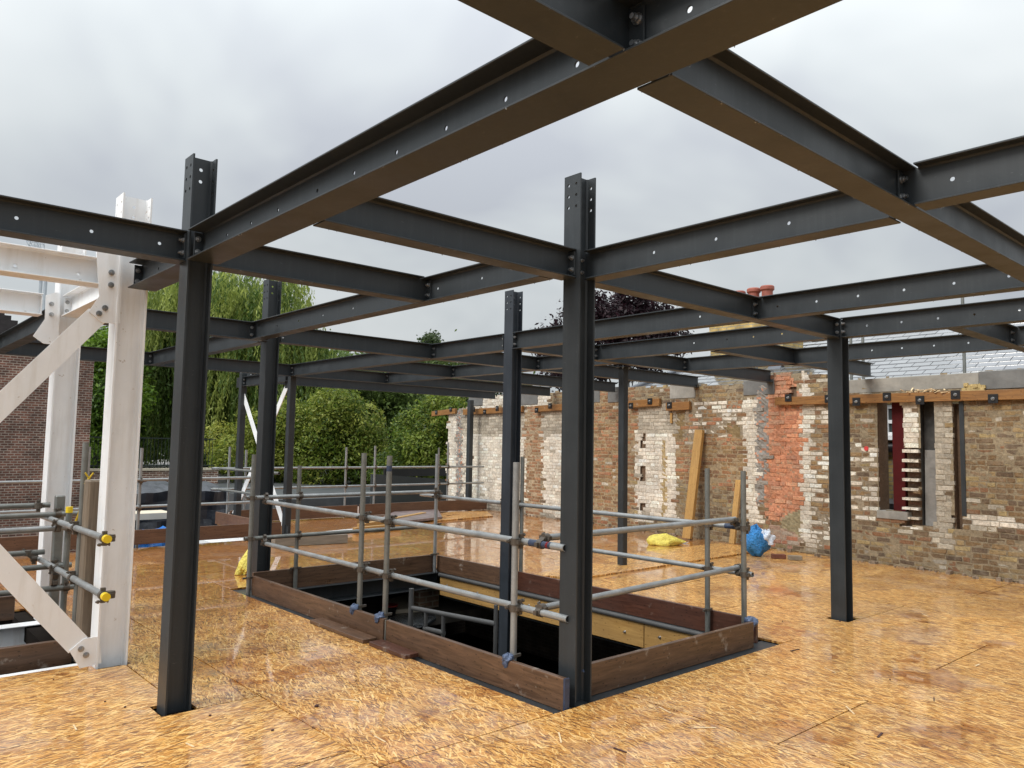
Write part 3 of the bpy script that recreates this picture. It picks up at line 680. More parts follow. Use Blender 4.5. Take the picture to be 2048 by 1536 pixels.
def brace(label, a, b, y, wpx, mt=WHITE, pw=.15):
    pa, pb = Vector(ony(a, y)), Vector(ony(b, y)); d = (pb - pa); 
    r = thing('diagonal_brace', label, 'brace', pa, 'white diagonal braces')
    mb = MB(); mb.obox(pa, pa + d * 2.2, .012, wpx, up=(0, 1, 0).__class__((0, 0, 1))); fl = mb.build('flat_bar', mt, r)
    return r
brace('white diagonal brace running down left from the top of the front white column', (194, 631), (0, 814), 6.415, .15)
brace('white diagonal brace running up left from the foot of the front white column', (156, 1290), (0, 1126), 6.415, .155)
# far X brace between slim posts
def xb(label, a, b, x):
    pa, pb = Vector(onx(a, x)), Vector(onx(b, x)); r = thing('diagonal_brace', label, 'brace', pb, 'white diagonal braces')
    mb = MB(); mb.obox(pa, pb, .012, .13); mb.build('flat_bar', WHITE, r)
    for p in (pa, pb):
        mb = MB(); mb.box(p - Vector((.012, .12, .1)), p + Vector((-.004, .12, .1))); mb.build('gusset_plate', STEEL, r)
xb('white far brace sloping down right from the farther slim post', (479, 765), (571, 1062), 6.30)
xb('white far brace sloping down left from the nearer slim post', (577, 765), (464, 1036), 6.33)
beam('white floor beam along the near edge of the left opening', 'x', -2.5, 1.6, 6.56, .16, zt=-.004, zb=-.28, mt=WHITE, ends=(0, 0), group='white steel beams', drops=False)
beam('white floor beam with bolts across the far side of the left opening', 'x', -2.5, 1.62, 8.3, .16, zt=-.005, zb=-.22, mt=WHITE, ends=(0, 0), group='white steel beams', drops=False)

# STAIRWELL: trimmer steels, boards, rails
beam('grey floor beam under the near left edge of the stairwell', 'y', 3.6, 8.84, 3.705, .21, zt=-.02, zb=-.30, ends=(0, 0), group='stairwell trimmer beams', drops=False)
beam('grey floor beam under the near right edge of the stairwell', 'x', 3.83, 6.44, 3.685, .21, zt=-.021, zb=-.30, ends=(0, 0), group='stairwell trimmer beams', drops=False)
beam('wide grey floor beam under the far left edge of the stairwell', 'x', 3.83, 6.40, 8.66, .36, zt=-.022, zb=-.225, ends=(0, 0), group='stairwell trimmer beams', drops=False)
beam('grey floor beam under the stairwell far right edge above the yellow packing boards', 'y', 3.83, 8.4, 6.40, .16, zt=-.023, zb=-.34, ends=(0, 0), group='stairwell trimmer beams', drops=False)
flush_beams()
def board(label, p0, p1, th, z0, z1, mt, name='toe_board', group='toe boards', cat='board', patches=()):
    p0 = Vector((p0[0], p0[1], (z0 + z1) / 2)); p1 = Vector((p1[0], p1[1], (z0 + z1) / 2)); mb = MB(); mb.g = tuple((p0 + p1) / 2)
    mb.obox(p0, p1, th, z1 - z0); o = mb.build(name, mt, grain=(p1 - p0), bevel=.003); return tag(o, label, cat, group)
def blob(mb, c, rx, ry, rz, seed, rough=.12, nu_=48, nv=28, flat=True, zfun=None):
    r_ = random.Random(seed); ph = [(r_.uniform(1, 6), r_.uniform(1, 6), r_.uniform(0, 6), r_.uniform(0, 6)) for _ in range(6)]
    i0 = len(mb.v)
    for j in range(nv + 1):
        th = math.pi * j / nv
        for i in range(nu_):
            f = 2 * math.pi * i / nu_; k = 1 + rough * sum(math.sin(a * f + p) * math.sin(b * th + q_) for a, b, p, q_ in [(round(a), b, p, q_) for a, b, p, q_ in ph]) / 2.2 + .30 * rough * abs(math.sin(7 * f + 4 * th + ph[0][2])) + .22 * rough * abs(math.sin(11 * f - 6 * th + ph[1][2]))
            x, y, z = math.sin(th) * math.cos(f) * k, math.sin(th) * math.sin(f) * k, math.cos(th) * k
            if flat and z < -.55: z = -.55
            P_ = (c[0] + x * rx, c[1] + y * ry, c[2] + z * rz)
            mb.v.append(zfun(P_, x, y, z) if zfun else P_)
    for j in range(nv):
        for i in range(nu_):
            k2 = (i + 1) % nu_; mb.f.append((i0 + j * nu_ + i, i0 + (j + 1) * nu_ + i, i0 + (j + 1) * nu_ + k2, i0 + j * nu_ + k2)); mb.c.append(None)
def wrap(parent, x, y, z, r=.03, mt=None, name='blue_tape_wrap'):
    mb = MB(); sd_ = rnd.randint(0, 999)
    blob(mb, (x, y, z - .005), r * 1.5, r * 1.45, r * 1.1, sd_, .28, 16, 10, False)
    blob(mb, (x - r * .7, y + rnd.uniform(-.02, .02), z - r * 1.1), r * .75, r * 1.0, r * 1.2, sd_ + 3, .3, 12, 8, False)
    return mb.build(name, BLUERAG, parent, smooth=True)
b1 = board('wet brown toe board on the near left edge of the stairwell, rear half', (3.715, 8.45), (3.72, 5.76), .038, -.018, .19, TOE)
b2 = board('wet brown toe board on the stairwell near left edge, front half reaching the central column', (3.722, 5.73), (3.72, 3.60), .038, -.018, .19, TOE)
b3 = board('brown toe board on the near right edge of the stairwell with pale splashes', (4.0, 3.72), (6.16, 3.715), .038, -.018, .20, TOE)
b4 = board('dark toe board along the far left edge of the stairwell', (3.76, 8.585), (6.30, 8.585), .038, -.03, .205, TOE)
b5 = board('greyish toe board on the far right edge of the stairwell, beyond the bluish column', (6.335, 8.55), (6.335, 7.02), .038, -.02, .195, TOE)
b6 = board('reddish toe board on the far right edge of the stairwell, right of the bluish column', (6.337, 7.0), (6.337, 3.77), .038, -.02, .19, TOERED)
for z0_, z1_ in ((-.335, -.19), (-.18, -.045)):
    pass
pk = thing('packing_boards', 'yellow packing boards bolted below the far right edge inside the stairwell', 'boards', (6.27, 6.0, -.3))
for ya, yb in ((8.42, 7.15), (6.92, 5.0), (4.99, 3.83)):
    mb = MB(); mb.obox((6.305, ya, -.185), (6.305, yb, -.185), .05, .24); bo = mb.build('board', NEWWOOD, pk, grain=(0, 1, 0), bevel=.003)
    n = 4 if ya > 6 else 3
    for i in range(n): bolt(bo, (6.28, ya + (yb - ya) * (i + .5) / n, -.16 - .03 * (i % 2)), (-1, 0, 0), .8)
mb = MB(); mb.cyl((6.27, 8.42, -.04), (6.27, 7.12, -.04), .026, 12); mb.cyl((6.27, 6.93, -.04), (6.27, 3.82, -.04), .026, 12)
tag(mb.build('black_pipe', PIPE, smooth=True), 'black pipe running along the top of the yellow packing boards', 'pipe')
board('brown thin wet plank lying outside the near left toe boards, rear one', (3.60, 6.75), (3.60, 5.80), .14, .001, .035, TOE, 'plank', 'planks on the steel edge', 'plank')
board('reddish thin wet plank lying outside the near left toe boards, front one', (3.605, 5.72), (3.605, 5.18), .13, .001, .035, TOERED, 'plank', 'planks on the steel edge', 'plank')
mb = MB(); mb.box((3.698, 3.588, -.015), (3.745, 3.598, .192)); mb.build('blue_painted_end', BLUEPT, b2) if False else None
be = MB(); be.box((3.699, 3.585, -.018), (3.743, 3.599, .191)); o = be.build('blue_painted_end', BLUEPT, b2)
be = MB(); be.box((3.698, 5.716, -.017), (3.744, 5.729, .19)); be.build('metal_end_band', TUBE2, b2)
be = MB(); be.box((3.70, 5.76, -.017), (3.741, 5.772, .187)); be.build('dark_end', BLACK, b1) if False else None

TR = .0242
def coupler(parent, post, rail, pa=(0, 0, 1), ra=(1, 0, 0)):
    """right-angle scaffold coupler between two tubes; post/rail = axis points nearest each other"""
    post = Vector(post); rail = Vector(rail); pa = Vector(pa); ra = Vector(ra)
    mb = MB(); mb.cyl(post - pa * .024, post + pa * .024, .0315, 14); mb.cyl(rail - ra * .024, rail + ra * .024, .0315, 14)
    mid = (post + rail) / 2; n = (rail - post).normalized() if (rail - post).length > 1e-4 else Vector((1, 0, 0))
    mb.obox(mid - n * .02, mid + n * .02, .045, .045)
    s_ = pa.cross(n)
    if s_.length < .1: s_ = ra.cross(n)
    s_.normalize()
    # hinge lugs and swing bolts
    for base, ax in ((post, s_), (rail, pa)):
        for sg in (1, -1):
            q = base + ax * sg * .040
            mb.obox(base + ax * sg * .028, base + ax * sg * .052, .028, .03)
    c = mb.build('coupler', CLAMP, parent, smooth=True)
    for base, ax, d in ((post, s_, -n), (rail, pa, n)):
        mb = MB(); q = base + ax * .044
        mb.cyl(q - d * .035, q + d * .045, .0065, 8); mb.cyl(q + d * .022, q + d * .036, .013, 6); mb.cyl(q - d * .038, q - d * .030, .012, 6)
        mb.build('coupler_bolt', CLAMP, c, smooth=True)
    return c
def tube(label, p0, p1, mt=TUBE, group='scaffold guard rails', caps=(), name='scaffold_tube', bands=()):
    p0 = Vector([float(x) for x in p0]); p1 = Vector([float(x) for x in p1]); r = thing(name, label, 'scaffold tube', (p0 + p1) / 2 if abs(p1.z - p0.z) < .5 else (p0 if p0.z < p1.z else p1), group)
    mb = MB(); mb.cyl(p0, p1, TR, 18, inner=.0195); mb.build('pipe', mt, r, smooth=True)
    d = (p1 - p0).normalized()
    for c in caps:
        e = p1 if c else p0; s_ = 1 if c else -1
        mb = MB(); mb.cyl(e - d * s_ * .045, e + d * s_ * .006, .0285, 16); mb.build('yellow_end_cap', YELCAP, r, smooth=True)
    for f, w, m_ in bands:
        e = p0 + (p1 - p0) * f; mb = MB(); mb.cyl(e - d * w / 2, e + d * w / 2, TR + .0008, 16); mb.build('painted_band', m_, r, smooth=True)
    return r
# posts round the stairwell
xp, xr = 3.768, 3.822
zS = 1.55
gP = 'guard rail posts round the stairwell'
PS = {}
PS[1] = tube('guard post at the far left corner of the stairwell', (3.66, 8.46, -.018), (3.66, 8.46, 1.54), TUBE2, gP)
PS[2] = tube('near left stairwell post, the farther of two standing close together', (xp, 6.27, -.02), (xp, 6.27, 1.60), TUBE2, gP)
PS[3] = tube('near left stairwell post, the nearer of two standing close together, blue band', (xp, 5.84, -.02), (xp, 5.84, 1.585), TUBE2, gP, bands=[(.93, .05, BLUEPT)])
PS[4] = tube('guard post just left of the central column on the near side of the stairwell', (xp, 4.165, -.02), (xp, 4.165, 1.575), TUBE, gP)
PS[5] = tube('guard post midway along the far left side of the stairwell', (4.26, 8.54, -.02), (4.26, 8.54, 1.41), TUBE2, gP)
PS[6] = tube('guard post at the far corner of the stairwell', (6.265, 8.53, -.02), (6.265, 8.53, 1.56), TUBE, gP)
PS[7] = tube('guard post on the far right side of the stairwell, inside the reddish board', (6.27, 4.24, -.02), (6.27, 4.24, 1.51), TUBE2, gP)
PS[8] = tube('guard post at the right end of the stairwell behind the board corner', (6.275, 3.86, .0), (6.275, 3.86, 1.50), TUBE2, gP)
PS[9] = tube('guard post partly hidden left of the bluish stairwell column', (6.37, 7.22, -.02), (6.37, 7.22, 1.56), TUBE2, gP)
PS[10] = tube('guard post partly hidden right of the bluish stairwell column', (6.37, 6.93, -.02), (6.37, 6.93, 1.56), TUBE2, gP)
gR = 'guard rails round the stairwell'
q = lambda p: onx(p, xr)
a, b = q((533, 1003)), q((1130, 1097)); z1_ = (a[2] + b[2]) / 2
r1 = tube('upper near left guard rail with blue and red end beside the central column', (xr, a[1], z1_), (xr, b[1], z1_), TUBE, gR, bands=[(.95, .22, BLUEPT), (.966, .022, REDTAPE)])
for i in (2, 3, 4): y_ = {2: 6.27, 3: 5.84, 4: 4.165}[i]; coupler(r1, (xp, y_, z1_ - .0), (xr, y_, z1_), ra=(0, 1, 0))
a2, b2_ = q((528, 1085)), q((1136, 1241)); z2_ = (a2[2] + b2_[2]) / 2
r2 = tube('lower guard rail on the near left side of the stairwell', (xr, a2[1], z2_), (xr, b2_[1], z2_), TUBE, gR)
for i in (2, 3, 4): y_ = {2: 6.27, 3: 5.84, 4: 4.165}[i]; coupler(r2, (xp, y_, z2_), (xr, y_, z2_), ra=(0, 1, 0))
r3 = tube('upper guard rail on the far left side of the stairwell', (3.60, 8.487, 1.055), (6.22, 8.487, 1.055), TUBE, gR)
r4 = tube('lower guard rail on the far left side of the stairwell', (3.60, 8.487, .60), (6.22, 8.487, .60), TUBE2, gR)
for r_, z in ((r3, 1.055), (r4, .60)):
    coupler(r_, (4.26, 8.54, z), (4.26, 8.487, z)); coupler(r_, (3.66, 8.46, z), (3.68, 8.487, z))
coupler(r3, (6.265, 8.53, 1.055), (6.22, 8.487, 1.055))
for r_, z in ((r3, z1_), (r4, z2_)):
    coupler(r_, (3.83, 8.487, z + .052), (xr, 8.43 if False else a[1] - .02, z), pa=(1, 0, 0), ra=(0, 1, 0))
r5 = tube('upper guard rail on the far right side with a blue end', (6.322, 8.97, .985), (6.322, 3.84, .985), TUBE, gR, bands=[(.975, .22, BLUEPT)])
r6 = tube('lower guard rail on the far right side of the stairwell', (6.322, 8.60, .575), (6.322, 3.80, .575), TUBE, gR)
for r_, z in ((r5, .985), (r6, .575)):
    for y_, x_ in ((8.53, 6.265), (7.22, 6.37), (6.93, 6.37), (4.24, 6.27), (3.86, 6.275)): coupler(r_, (x_, y_, z), (6.322, y_, z), ra=(0, 1, 0))
yr = 3.955
a, b = ony((1087, 1076), yr), ony((1470, 1034), yr)
r7 = tube('upper guard rail on the near right side passing behind the central column', (a[0], yr, a[2]), (b[0], yr, b[2] - .02), TUBE, gR)
coupler(r7, (a[0] + .02, yr, a[2] - .0), (xr, yr, z1_), pa=(1, 0, 0), ra=(0, 1, 0)); coupler(r7, (b[0] - .03, yr, b[2] - .03), (6.322, yr - .02, .985), pa=(1, 0, 0), ra=(0, 1, 0))
a, b = ony((1079, 1217), yr), ony((1482, 1127), yr)
r8 = tube('lower guard rail on the near right side passing behind the central column', (a[0], yr, a[2]), (b[0], yr, b[2] - .03), TUBE, gR)
coupler(r8, (a[0] + .02, yr, a[2]), (xr, yr, z2_), pa=(1, 0, 0), ra=(0, 1, 0)); coupler(r8, (b[0] - .03, yr, b[2] - .03), (6.322, yr - .02, .575), pa=(1, 0, 0), ra=(0, 1, 0))
# board clips and blue wraps at the feet of the posts
def clip(parent, x, y, z, rag=True):
    mb = MB(); mb.cyl((x, y, z - .01), (x, y, z + .014), .031, 12); mb.obox((x - .07, y, z), (x + .07, y, z), .016, .02); mb.build('board_clip', CLAMP, parent, smooth=True)
    if rag: wrap(parent, x - .05, y, z, .026)
clip(PS[2], xp, 6.27, .205); clip(PS[3], xp, 5.84, .205); clip(PS[4], xp, 4.165, .205)
clip(PS[1], 3.66, 8.46, .17, False); clip(PS[5], 4.26, 8.54, .215, False); clip(PS[6], 6.265, 8.53, .215, False); clip(PS[7], 6.27, 4.24, .20, False)
wrap(PS[8], 6.22, 3.76, .19, .035); wrap(b3, 4.01, 3.71, .175, .03)

# below the stairwell: handrail, red column, coil, rubble
hr = thing('stair_guard', 'dark tubular guard rail in the storey below, seen through the stairwell', 'railing', (5.0, 6.0, -1.3))
xs_ = 5.05
def pp(p): return onx(p, xs_)
for (xa, ya, yb, w) in ((823, 1177, 1262, .035), (852, 1222, 1270, .026), (887, 1226, 1290, .026), (992, 1210, 1345, .026)):
    mb = MB(); t_ = pp((xa, ya)); u_ = pp((xa + 1, yb)); mb.cyl(t_, (t_[0], t_[1], u_[2] - .4), w * .8, 12); mb.build('upright', PIPE, hr, smooth=True)
for p0, p1 in (((825, 1216), (992, 1248)), ((849, 1257), (888, 1266))):
    mb = MB(); mb.cyl(pp(p0), pp(p1), .026, 12); mb.build('rail', PIPE, hr, smooth=True)
mb = MB(); mb.box((5.0, 8.62, -.75), (9.6, 12.7, -.62)); struct(mb.build('landing_floor', plain('dusty_landing', (.16, .14, .115), .85, .4, 6, .3)))
pt = onz((779, 1232), -.62)
co = thing('cable_drum', 'ribbed drum with a red lid seen through the stairwell', 'drum', pt)
mb = MB()
for k in range(6): mb.cyl((pt[0], pt[1], pt[2] + k * .022), (pt[0], pt[1], pt[2] + k * .022 + .016), .07 + .006 * k, 18, .076 + .006 * k)
mb.build('ribbed_body', BLACK, co, smooth=True)
mb = MB(); mb.cyl((pt[0], pt[1], pt[2] + .133), (pt[0], pt[1], pt[2] + .148), .108, 20); mb.build('lid', REDLID, co, smooth=True)
ctr = onz((800, 1212), -1.6)
mb = MB(); mb.prism([tuple(onz(p, -.56)) for p in ((762, 1222), (778, 1196), (832, 1184), (852, 1206), (846, 1216))], (0, 0, -.05)); tag(mb.build('plywood_board', CREAM), 'pale plywood board in the storey below, seen through the stairwell', 'board')
mb = MB(); mb.prism([tuple(onz(p, -.60)) for p in ((735, 1250), (800, 1230), (868, 1222), (872, 1236), (850, 1250))], (0, 0, -.03)); tag(mb.build('plastic_sheet', plain('wet_black_sheet', (.04, .045, .05), .15, .4, 9, .9, bd=.06)), 'wet black plastic sheet crumpled in the storey below', 'sheet')
mb = MB(); p_ = onz((852, 1218), -.62)
mb.box((p_[0] - .12, p_[1] + .0, -.62), (p_[0] + .22, p_[1] + .25, -.20)); tag(mb.build('brick_pier', shaderbrick('rubble_brick', (.34, .22, .14), (.24, .14, .09), (.42, .36, .28))), 'broken brick pier in the storey below, seen through the stairwell', 'brick pier')
p_ = onz((722, 1222), -.9); 
mb = MB(); mb.box((p_[0] - .1, p_[1] - .1, -3.0), (p_[0] + .1, p_[1] + .1, -.38)); tag(mb.build('red_steel_column', REDST), 'dark red column in the storey below, seen through the stairwell', 'column')

# ================================================================ BRICK PARTY WALL (right)
def wallp(p, off=0.):
    d = ray(p); t = (11.6 - off) / (d[0] - .1 * d[1]); return C0 + d * t
UN = np.array([.1, 1.0, 0]) / math.hypot(.1, 1); WN = np.array([-1, .1, 0]) / math.hypot(1, .1)      # along, outward normal
WO = np.array([12.0 - .4, 0, 0])
def uz(p, off=0.): q_ = wallp(p, off); return float((q_ - WO) @ UN), float(q_[2])
def wpt(u, z, n=0.): return WO + UN * u + np.array([0, 0, z]) + WN * n
U0, U1 = -1.2, uz((897, 900))[0]
zones = []   # (name, polygon in photo pixels)
def Z(nm, *pts): zones.append((nm, pts))
Z('white', (896, 815), (913, 815), (913, 1030), (896, 1030))
Z('rough', (913, 805), (925, 805), (925, 1030), (913, 1030))
Z('dirtywhite', (925, 820), (1052, 820), (1050, 872), (925, 872))
Z('white', (925, 872), (1050, 872), (1056, 890), (1050, 910), (1052, 960), (1049, 1000), (1050, 1022), (925, 1005))
Z('greybase', (925, 1002), (1052, 1015), (1130, 1035), (1130, 1060), (925, 1030))
Z('stock2', (1050, 815), (1086, 812), (1083, 1040), (1050, 1030))
Z('dirtywhite', (1086, 815), (1140, 812), (1140, 868), (1084, 868))
Z('white', (1084, 868), (1150, 868), (1150, 1038), (1086, 1026), (1088, 960), (1083, 900))
Z('white', (940, 790), (1100, 782), (1100, 812), (940, 816))
Z('warm', (1150, 775), (1272, 775), (1270, 1070), (1150, 1070))
Z('dirtywhite', (1272, 812), (1356, 806), (1356, 866), (1276, 868))
Z('white', (1272, 866), (1352, 866), (1350, 905), (1356, 940), (1352, 1000), (1350, 1040), (1272, 1048))
Z('patchbeige', (1325, 880), (1333, 878), (1335, 1010), (1332, 1055), (1325, 1050))
Z('mixwhite', (1356, 806), (1492, 800), (1492, 878), (1360, 880))
Z('patchbrown', (1356, 830), (1370, 826), (1368, 890), (1356, 895))
Z('patchbrown', (1445, 855), (1480, 850), (1488, 878), (1470, 878))
Z('warm', (1352, 878), (1490, 876), (1490, 960), (1470, 990), (1352, 960))
Z('stock', (1352, 960), (1470, 985), (1490, 1060), (1360, 1070))
Z('white', (1488, 800), (1517, 800), (1517, 1062), (1490, 1060))
Z('rough', (1512, 762), (1545, 745), (1540, 1010), (1514, 1010))
Z('orange', (1536, 742), (1580, 745), (1607, 800), (1608, 940), (1602, 1040), (1540, 1048), (1530, 1010), (1540, 900))
Z('patchgreen', (1560, 1040), (1608, 1020), (1604, 1078), (1575, 1070))
Z('pink', (1535, 1048), (1575, 1060), (1604, 1076), (1600, 1095), (1535, 1090))
Z('white', (1604, 740), (1622, 738), (1625, 1080), (1605, 1090))
Z('mixwhite', (1622, 795), (1660, 800), (1664, 1100), (1622, 1100))
Z('stock', (1690, 800), (1755, 800), (1755, 880), (1690, 885))
Z('mixwhite', (1690, 885), (1756, 880), (1756, 1040), (1690, 1040))
Z('white', (1800, 805), (1838, 805), (1838, 895), (1800, 895))
Z('dirtywhite', (1866, 805), (1906, 805), (1906, 1100), (1866, 1100))
Z('whiterow', (1930, 1030), (2048, 1042), (2048, 1062), (1930, 1052))
OPEN = [(1753, 800), (1802, 800), (1806, 895), (1812, 1022), (1757, 1022)]
FLUE = [(1838, 800), (1868, 800), (1870, 1052), (1841, 1050)]
SLOT = [(1906, 800), (1922, 800), (1922, 1056), (1906, 1056)]
NOTCH = [[(1281, 868), (1292, 868), (1292, 898), (1281, 898)], [(1281, 930), (1292, 930), (1292, 964), (1281, 964)], [(1281, 1005), (1291, 1005), (1291, 1030), (1281, 1030)], [(1577, 772), (1592, 772), (1593, 795), (1577, 795)], [(935, 912), (940, 912), (940, 1000), (935, 1000)], [(941, 912), (948, 912), (948, 920), (941, 920)]]
PAL = {
 'stock': [(.23, .145, .07), (.27, .175, .085), (.19, .115, .055), (.33, .235, .115), (.24, .115, .06), (.15, .10, .06), (.38, .29, .14), (.21, .14, .08), (.12, .085, .06)],
 'stock2': [(.33, .16, .085), (.26, .15, .08), (.38, .20, .11), (.21, .12, .065), (.30, .21, .12)],
 'warm': [(.34, .16, .075), (.29, .17, .08), (.38, .19, .10), (.22, .12, .06), (.31, .21, .10), (.40, .17, .09), (.19, .10, .055), (.27, .16, .07)],
 'orange': [(.62, .28, .155), (.56, .24, .135), (.66, .33, .19), (.50, .23, .14), (.60, .25, .13), (.55, .31, .20)],
 'pink': [(.45, .23, .16), (.40, .26, .19), (.52, .22, .13), (.42, .34, .27)],
 'white': [(.76, .70, .60), (.72, .655, .555), (.79, .735, .645), (.67, .60, .50)],
 'dirtywhite': [(.48, .43, .345), (.43, .375, .295), (.52, .465, .38), (.40, .355, .285)],
 'greybase': [(.30, .27, .22), (.40, .35, .28), (.24, .20, .15), (.46, .42, .35)],
 'rough': [(.27, .25, .22), (.22, .20, .17), (.33, .30, .26)],
}
MOR = {'stock': (.27, .215, .14), 'stock2': (.38, .29, .19), 'warm': (.34, .255, .155), 'orange': (.55, .25, .145), 'pink': (.38, .27, .20), 'white': (.60, .535, .44), 'dirtywhite': (.37, .325, .255), 'greybase': (.27, .24, .19),
       'rough': (.27, .25, .225), 'patchbeige': (.38, .28, .14), 'patchbrown': (.22, .155, .075), 'patchgreen': (.30, .25, .15), 'mixwhite': (.29, .235, .165), 'whiterow': (.4, .36, .3)}
def zone_at(px, py):
    nm = 'stock'
    for z_, poly in zones:
        if inpoly(px, py, poly): nm = z_
    return nm
def inany(px, py, L): return any(inpoly(px, py, p) for p in L)
TOPL = [(897, 826), (912, 818), (935, 812), (942, 795), (1000, 790), (1075, 786), (1190, 776), (1330, 770), (1400, 768), (1490, 766), (1520, 758), (1548, 744), (1600, 744), (1640, 744), (1662, 752), (1690, 758), (1697, 762), (1960, 742), (2047, 738)]
tz = sorted((uz(p)) for p in TOPL); TU = [a for a, _ in tz]; TZ = [b for _, b in tz]
def topz(u): return float(np.interp(u, TU, TZ))
wall = thing('brick_wall', 'tall old brick wall with white painted panels, an orange strip and a broken window opening', 'brick wall', wpt(6, 0))
BW, BH, J = .225, .075, .011
uo1 = uz((1806, 900))[0]; uo2 = uz((1754, 900))[0]; zo0 = uz((1780, 1022))[1]; zo1 = 2.62
uf0 = uz((1870, 900))[0]; uf1 = uz((1838, 900))[0]; us0 = uz((1922, 900))[0]; us1 = uz((1906, 900))[0]; zf = uz((1850, 1052))[1]; zj = uz((1820, 893))[1]; zs = uz((1914, 1056))[1]
HOLES_U = [(uo1, uo2, zo0), (uf0, uf1, zf), (us0, us1, zs)]
bricks = MB(); rw = random.Random(11)
row = 0; z = -.12
while z < 3.15:
    off = (row % 2) * BW / 2
    heads = row % 2 == 0
    u = U0 - rw.random() * .02 + off * .75; hd = row % 2 == 0
    while u < U1:
        hd = not hd; L_ = BW / 2 if hd and rw.random() < .8 else BW
        uc = u + L_ / 2; zc_ = z + BH / 2
        px, py = proj(wpt(uc, zc_))
        # ragged zone borders
        jx = rw.uniform(-4, 4)
        zn = zone_at(px + jx, py + rw.uniform(-3, 3)); keep = zc_ + .03 < topz(uc) + rw.uniform(-.05, .02)
        inset = 0.0
        if 2046 < px and 1000 < 0: keep = False
        if inpoly(px, py, OPEN): keep = False
        # toothed jamb
        if 1800 < px < 1838 and 892 < py < 1056: keep = False
        if inpoly(px, py, SLOT): keep = False
        if inpoly(px, py, FLUE): keep = False
        if inany(px, py, NOTCH): keep = False
        if zn.startswith('patch'): keep = keep and rw.random() < .08
        if zn == 'rough': keep = keep and rw.random() < .22; inset += rw.uniform(-.02, .03)
        if zn == 'orange': keep = keep and rw.random() < .93; inset += rw.uniform(-.008, .010)
        if 1697 < px < 2100 and py < 795 and zc_ > 2.42: keep = keep and py > 772 and px < 1760
        if keep:
            zz = zn
            if zn == 'mixwhite': zz = 'white' if rw.random() < .5 else ('stock' if px > 1690 else 'warm')
            if zn == 'whiterow': zz = 'white' if rw.random() < .8 else 'dirtywhite'
            if zn in ('white',) and rw.random() < .03: zz = 'dirtywhite'
            if zn in ('stock', 'warm') and rw.random() < .05: zz = 'dirtywhite'
            if zn.startswith('patch'): zz = 'stock'
            c = rw.choice(PAL[zz]); f = rw.uniform(.82, 1.18); c = tuple(min(.8, x * f) for x in c)
            if zz in ('stock', 'warm', 'stock2'):
                mn = (.235, .15, .075) if zz == 'stock' else (.30, .165, .075); c = tuple(x * .8 + y * .2 for x, y in zip(c, mn))
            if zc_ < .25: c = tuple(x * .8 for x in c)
            jit = .003 if zn in ('white', 'dirtywhite', 'whiterow') else .0045 if zn != 'orange' else .008
            soft = zn not in ('white', 'dirtywhite', 'whiterow', 'rough', 'orange')
            n1 = inset + rw.uniform(-jit, jit)
            Jv = J if zn in ('white', 'dirtywhite', 'whiterow', 'orange') else .017
            a0, a1 = u + Jv / 2, u + L_ - Jv / 2
            for h0, h1, hz in HOLES_U:
                if zc_ > hz and a1 > h0 and a0 < h1:
                    if (a0 + a1) / 2 > (h0 + h1) / 2: a0 = max(a0, h1 + rw.uniform(-.01, .008))
                    else: a1 = min(a1, h0 + rw.uniform(-.008, .01))
            if a1 - a0 < .03: u += L_; continue
            b0, b1 = z + Jv / 2, z + BH - Jv / 2
            k = (lambda: rw.uniform(-.004, .004)) if zn in ('white', 'dirtywhite', 'whiterow') else (lambda: rw.uniform(-.006, .006)) if zn not in ('rough', 'orange') else (lambda: rw.uniform(-.007, .007))
            ch = .006 if not soft else .0035
            back = -.05
            P4 = [(a0 + k(), b0 + k()), (a1 + k(), b0 + k()), (a1 + k(), b1 + k()), (a0 + k(), b1 + k())]
            dn = [n1 + k() * .7 for _ in range(4)]
            cu = (a0 + a1) / 2; cv = (b0 + b1) / 2
            fr = [wpt(cu + (pu - cu) * .955, cv + (pv - cv) * .88, d_) for (pu, pv), d_ in zip(P4, dn)]
            md = [wpt(pu, pv, d_ - ch) for (pu, pv), d_ in zip(P4, dn)]
            bk = [wpt(pu, pv, back) for pu, pv in P4]
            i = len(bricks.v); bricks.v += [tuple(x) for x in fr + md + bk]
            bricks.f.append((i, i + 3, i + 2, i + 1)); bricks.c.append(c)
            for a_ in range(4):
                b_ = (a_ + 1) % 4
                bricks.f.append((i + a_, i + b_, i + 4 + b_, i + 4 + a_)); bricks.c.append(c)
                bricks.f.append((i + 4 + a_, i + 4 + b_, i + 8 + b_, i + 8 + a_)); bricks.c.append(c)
        u += L_
    z += BH; row += 1
# toothed jamb bricks, alternate courses sticking out
k = 0
for py in np.arange(898, 1052, 9.6):
    for part in range(2):
        if k % 2 == 0 or part == 0:
            xa, xb_ = (1804, 1837) if k % 2 == 0 else (1812, 1832)
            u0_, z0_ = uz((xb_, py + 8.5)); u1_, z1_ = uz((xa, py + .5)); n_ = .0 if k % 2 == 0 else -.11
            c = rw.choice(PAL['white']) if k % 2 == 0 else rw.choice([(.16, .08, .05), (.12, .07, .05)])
            if part == 0:
                mid = (u0_ + u1_) / 2
                for ua, ub in ((u0_, mid - .005), (mid + .005, u1_)):
                    p8 = [wpt(ua, z0_ + .006, -.24), wpt(ub, z0_ + .006, -.24), wpt(ub, z0_ + .006, n_ + rw.uniform(-.01, .01)), wpt(ua, z0_ + .006, n_ + rw.uniform(-.01, .01)), wpt(ua, z1_, -.24), wpt(ub, z1_, -.24), wpt(ub, z1_, n_), wpt(ua, z1_, n_)]
                    bricks.hexa(p8, c)
    k += 1
bricks.build('brick_face', BRICK, wall)
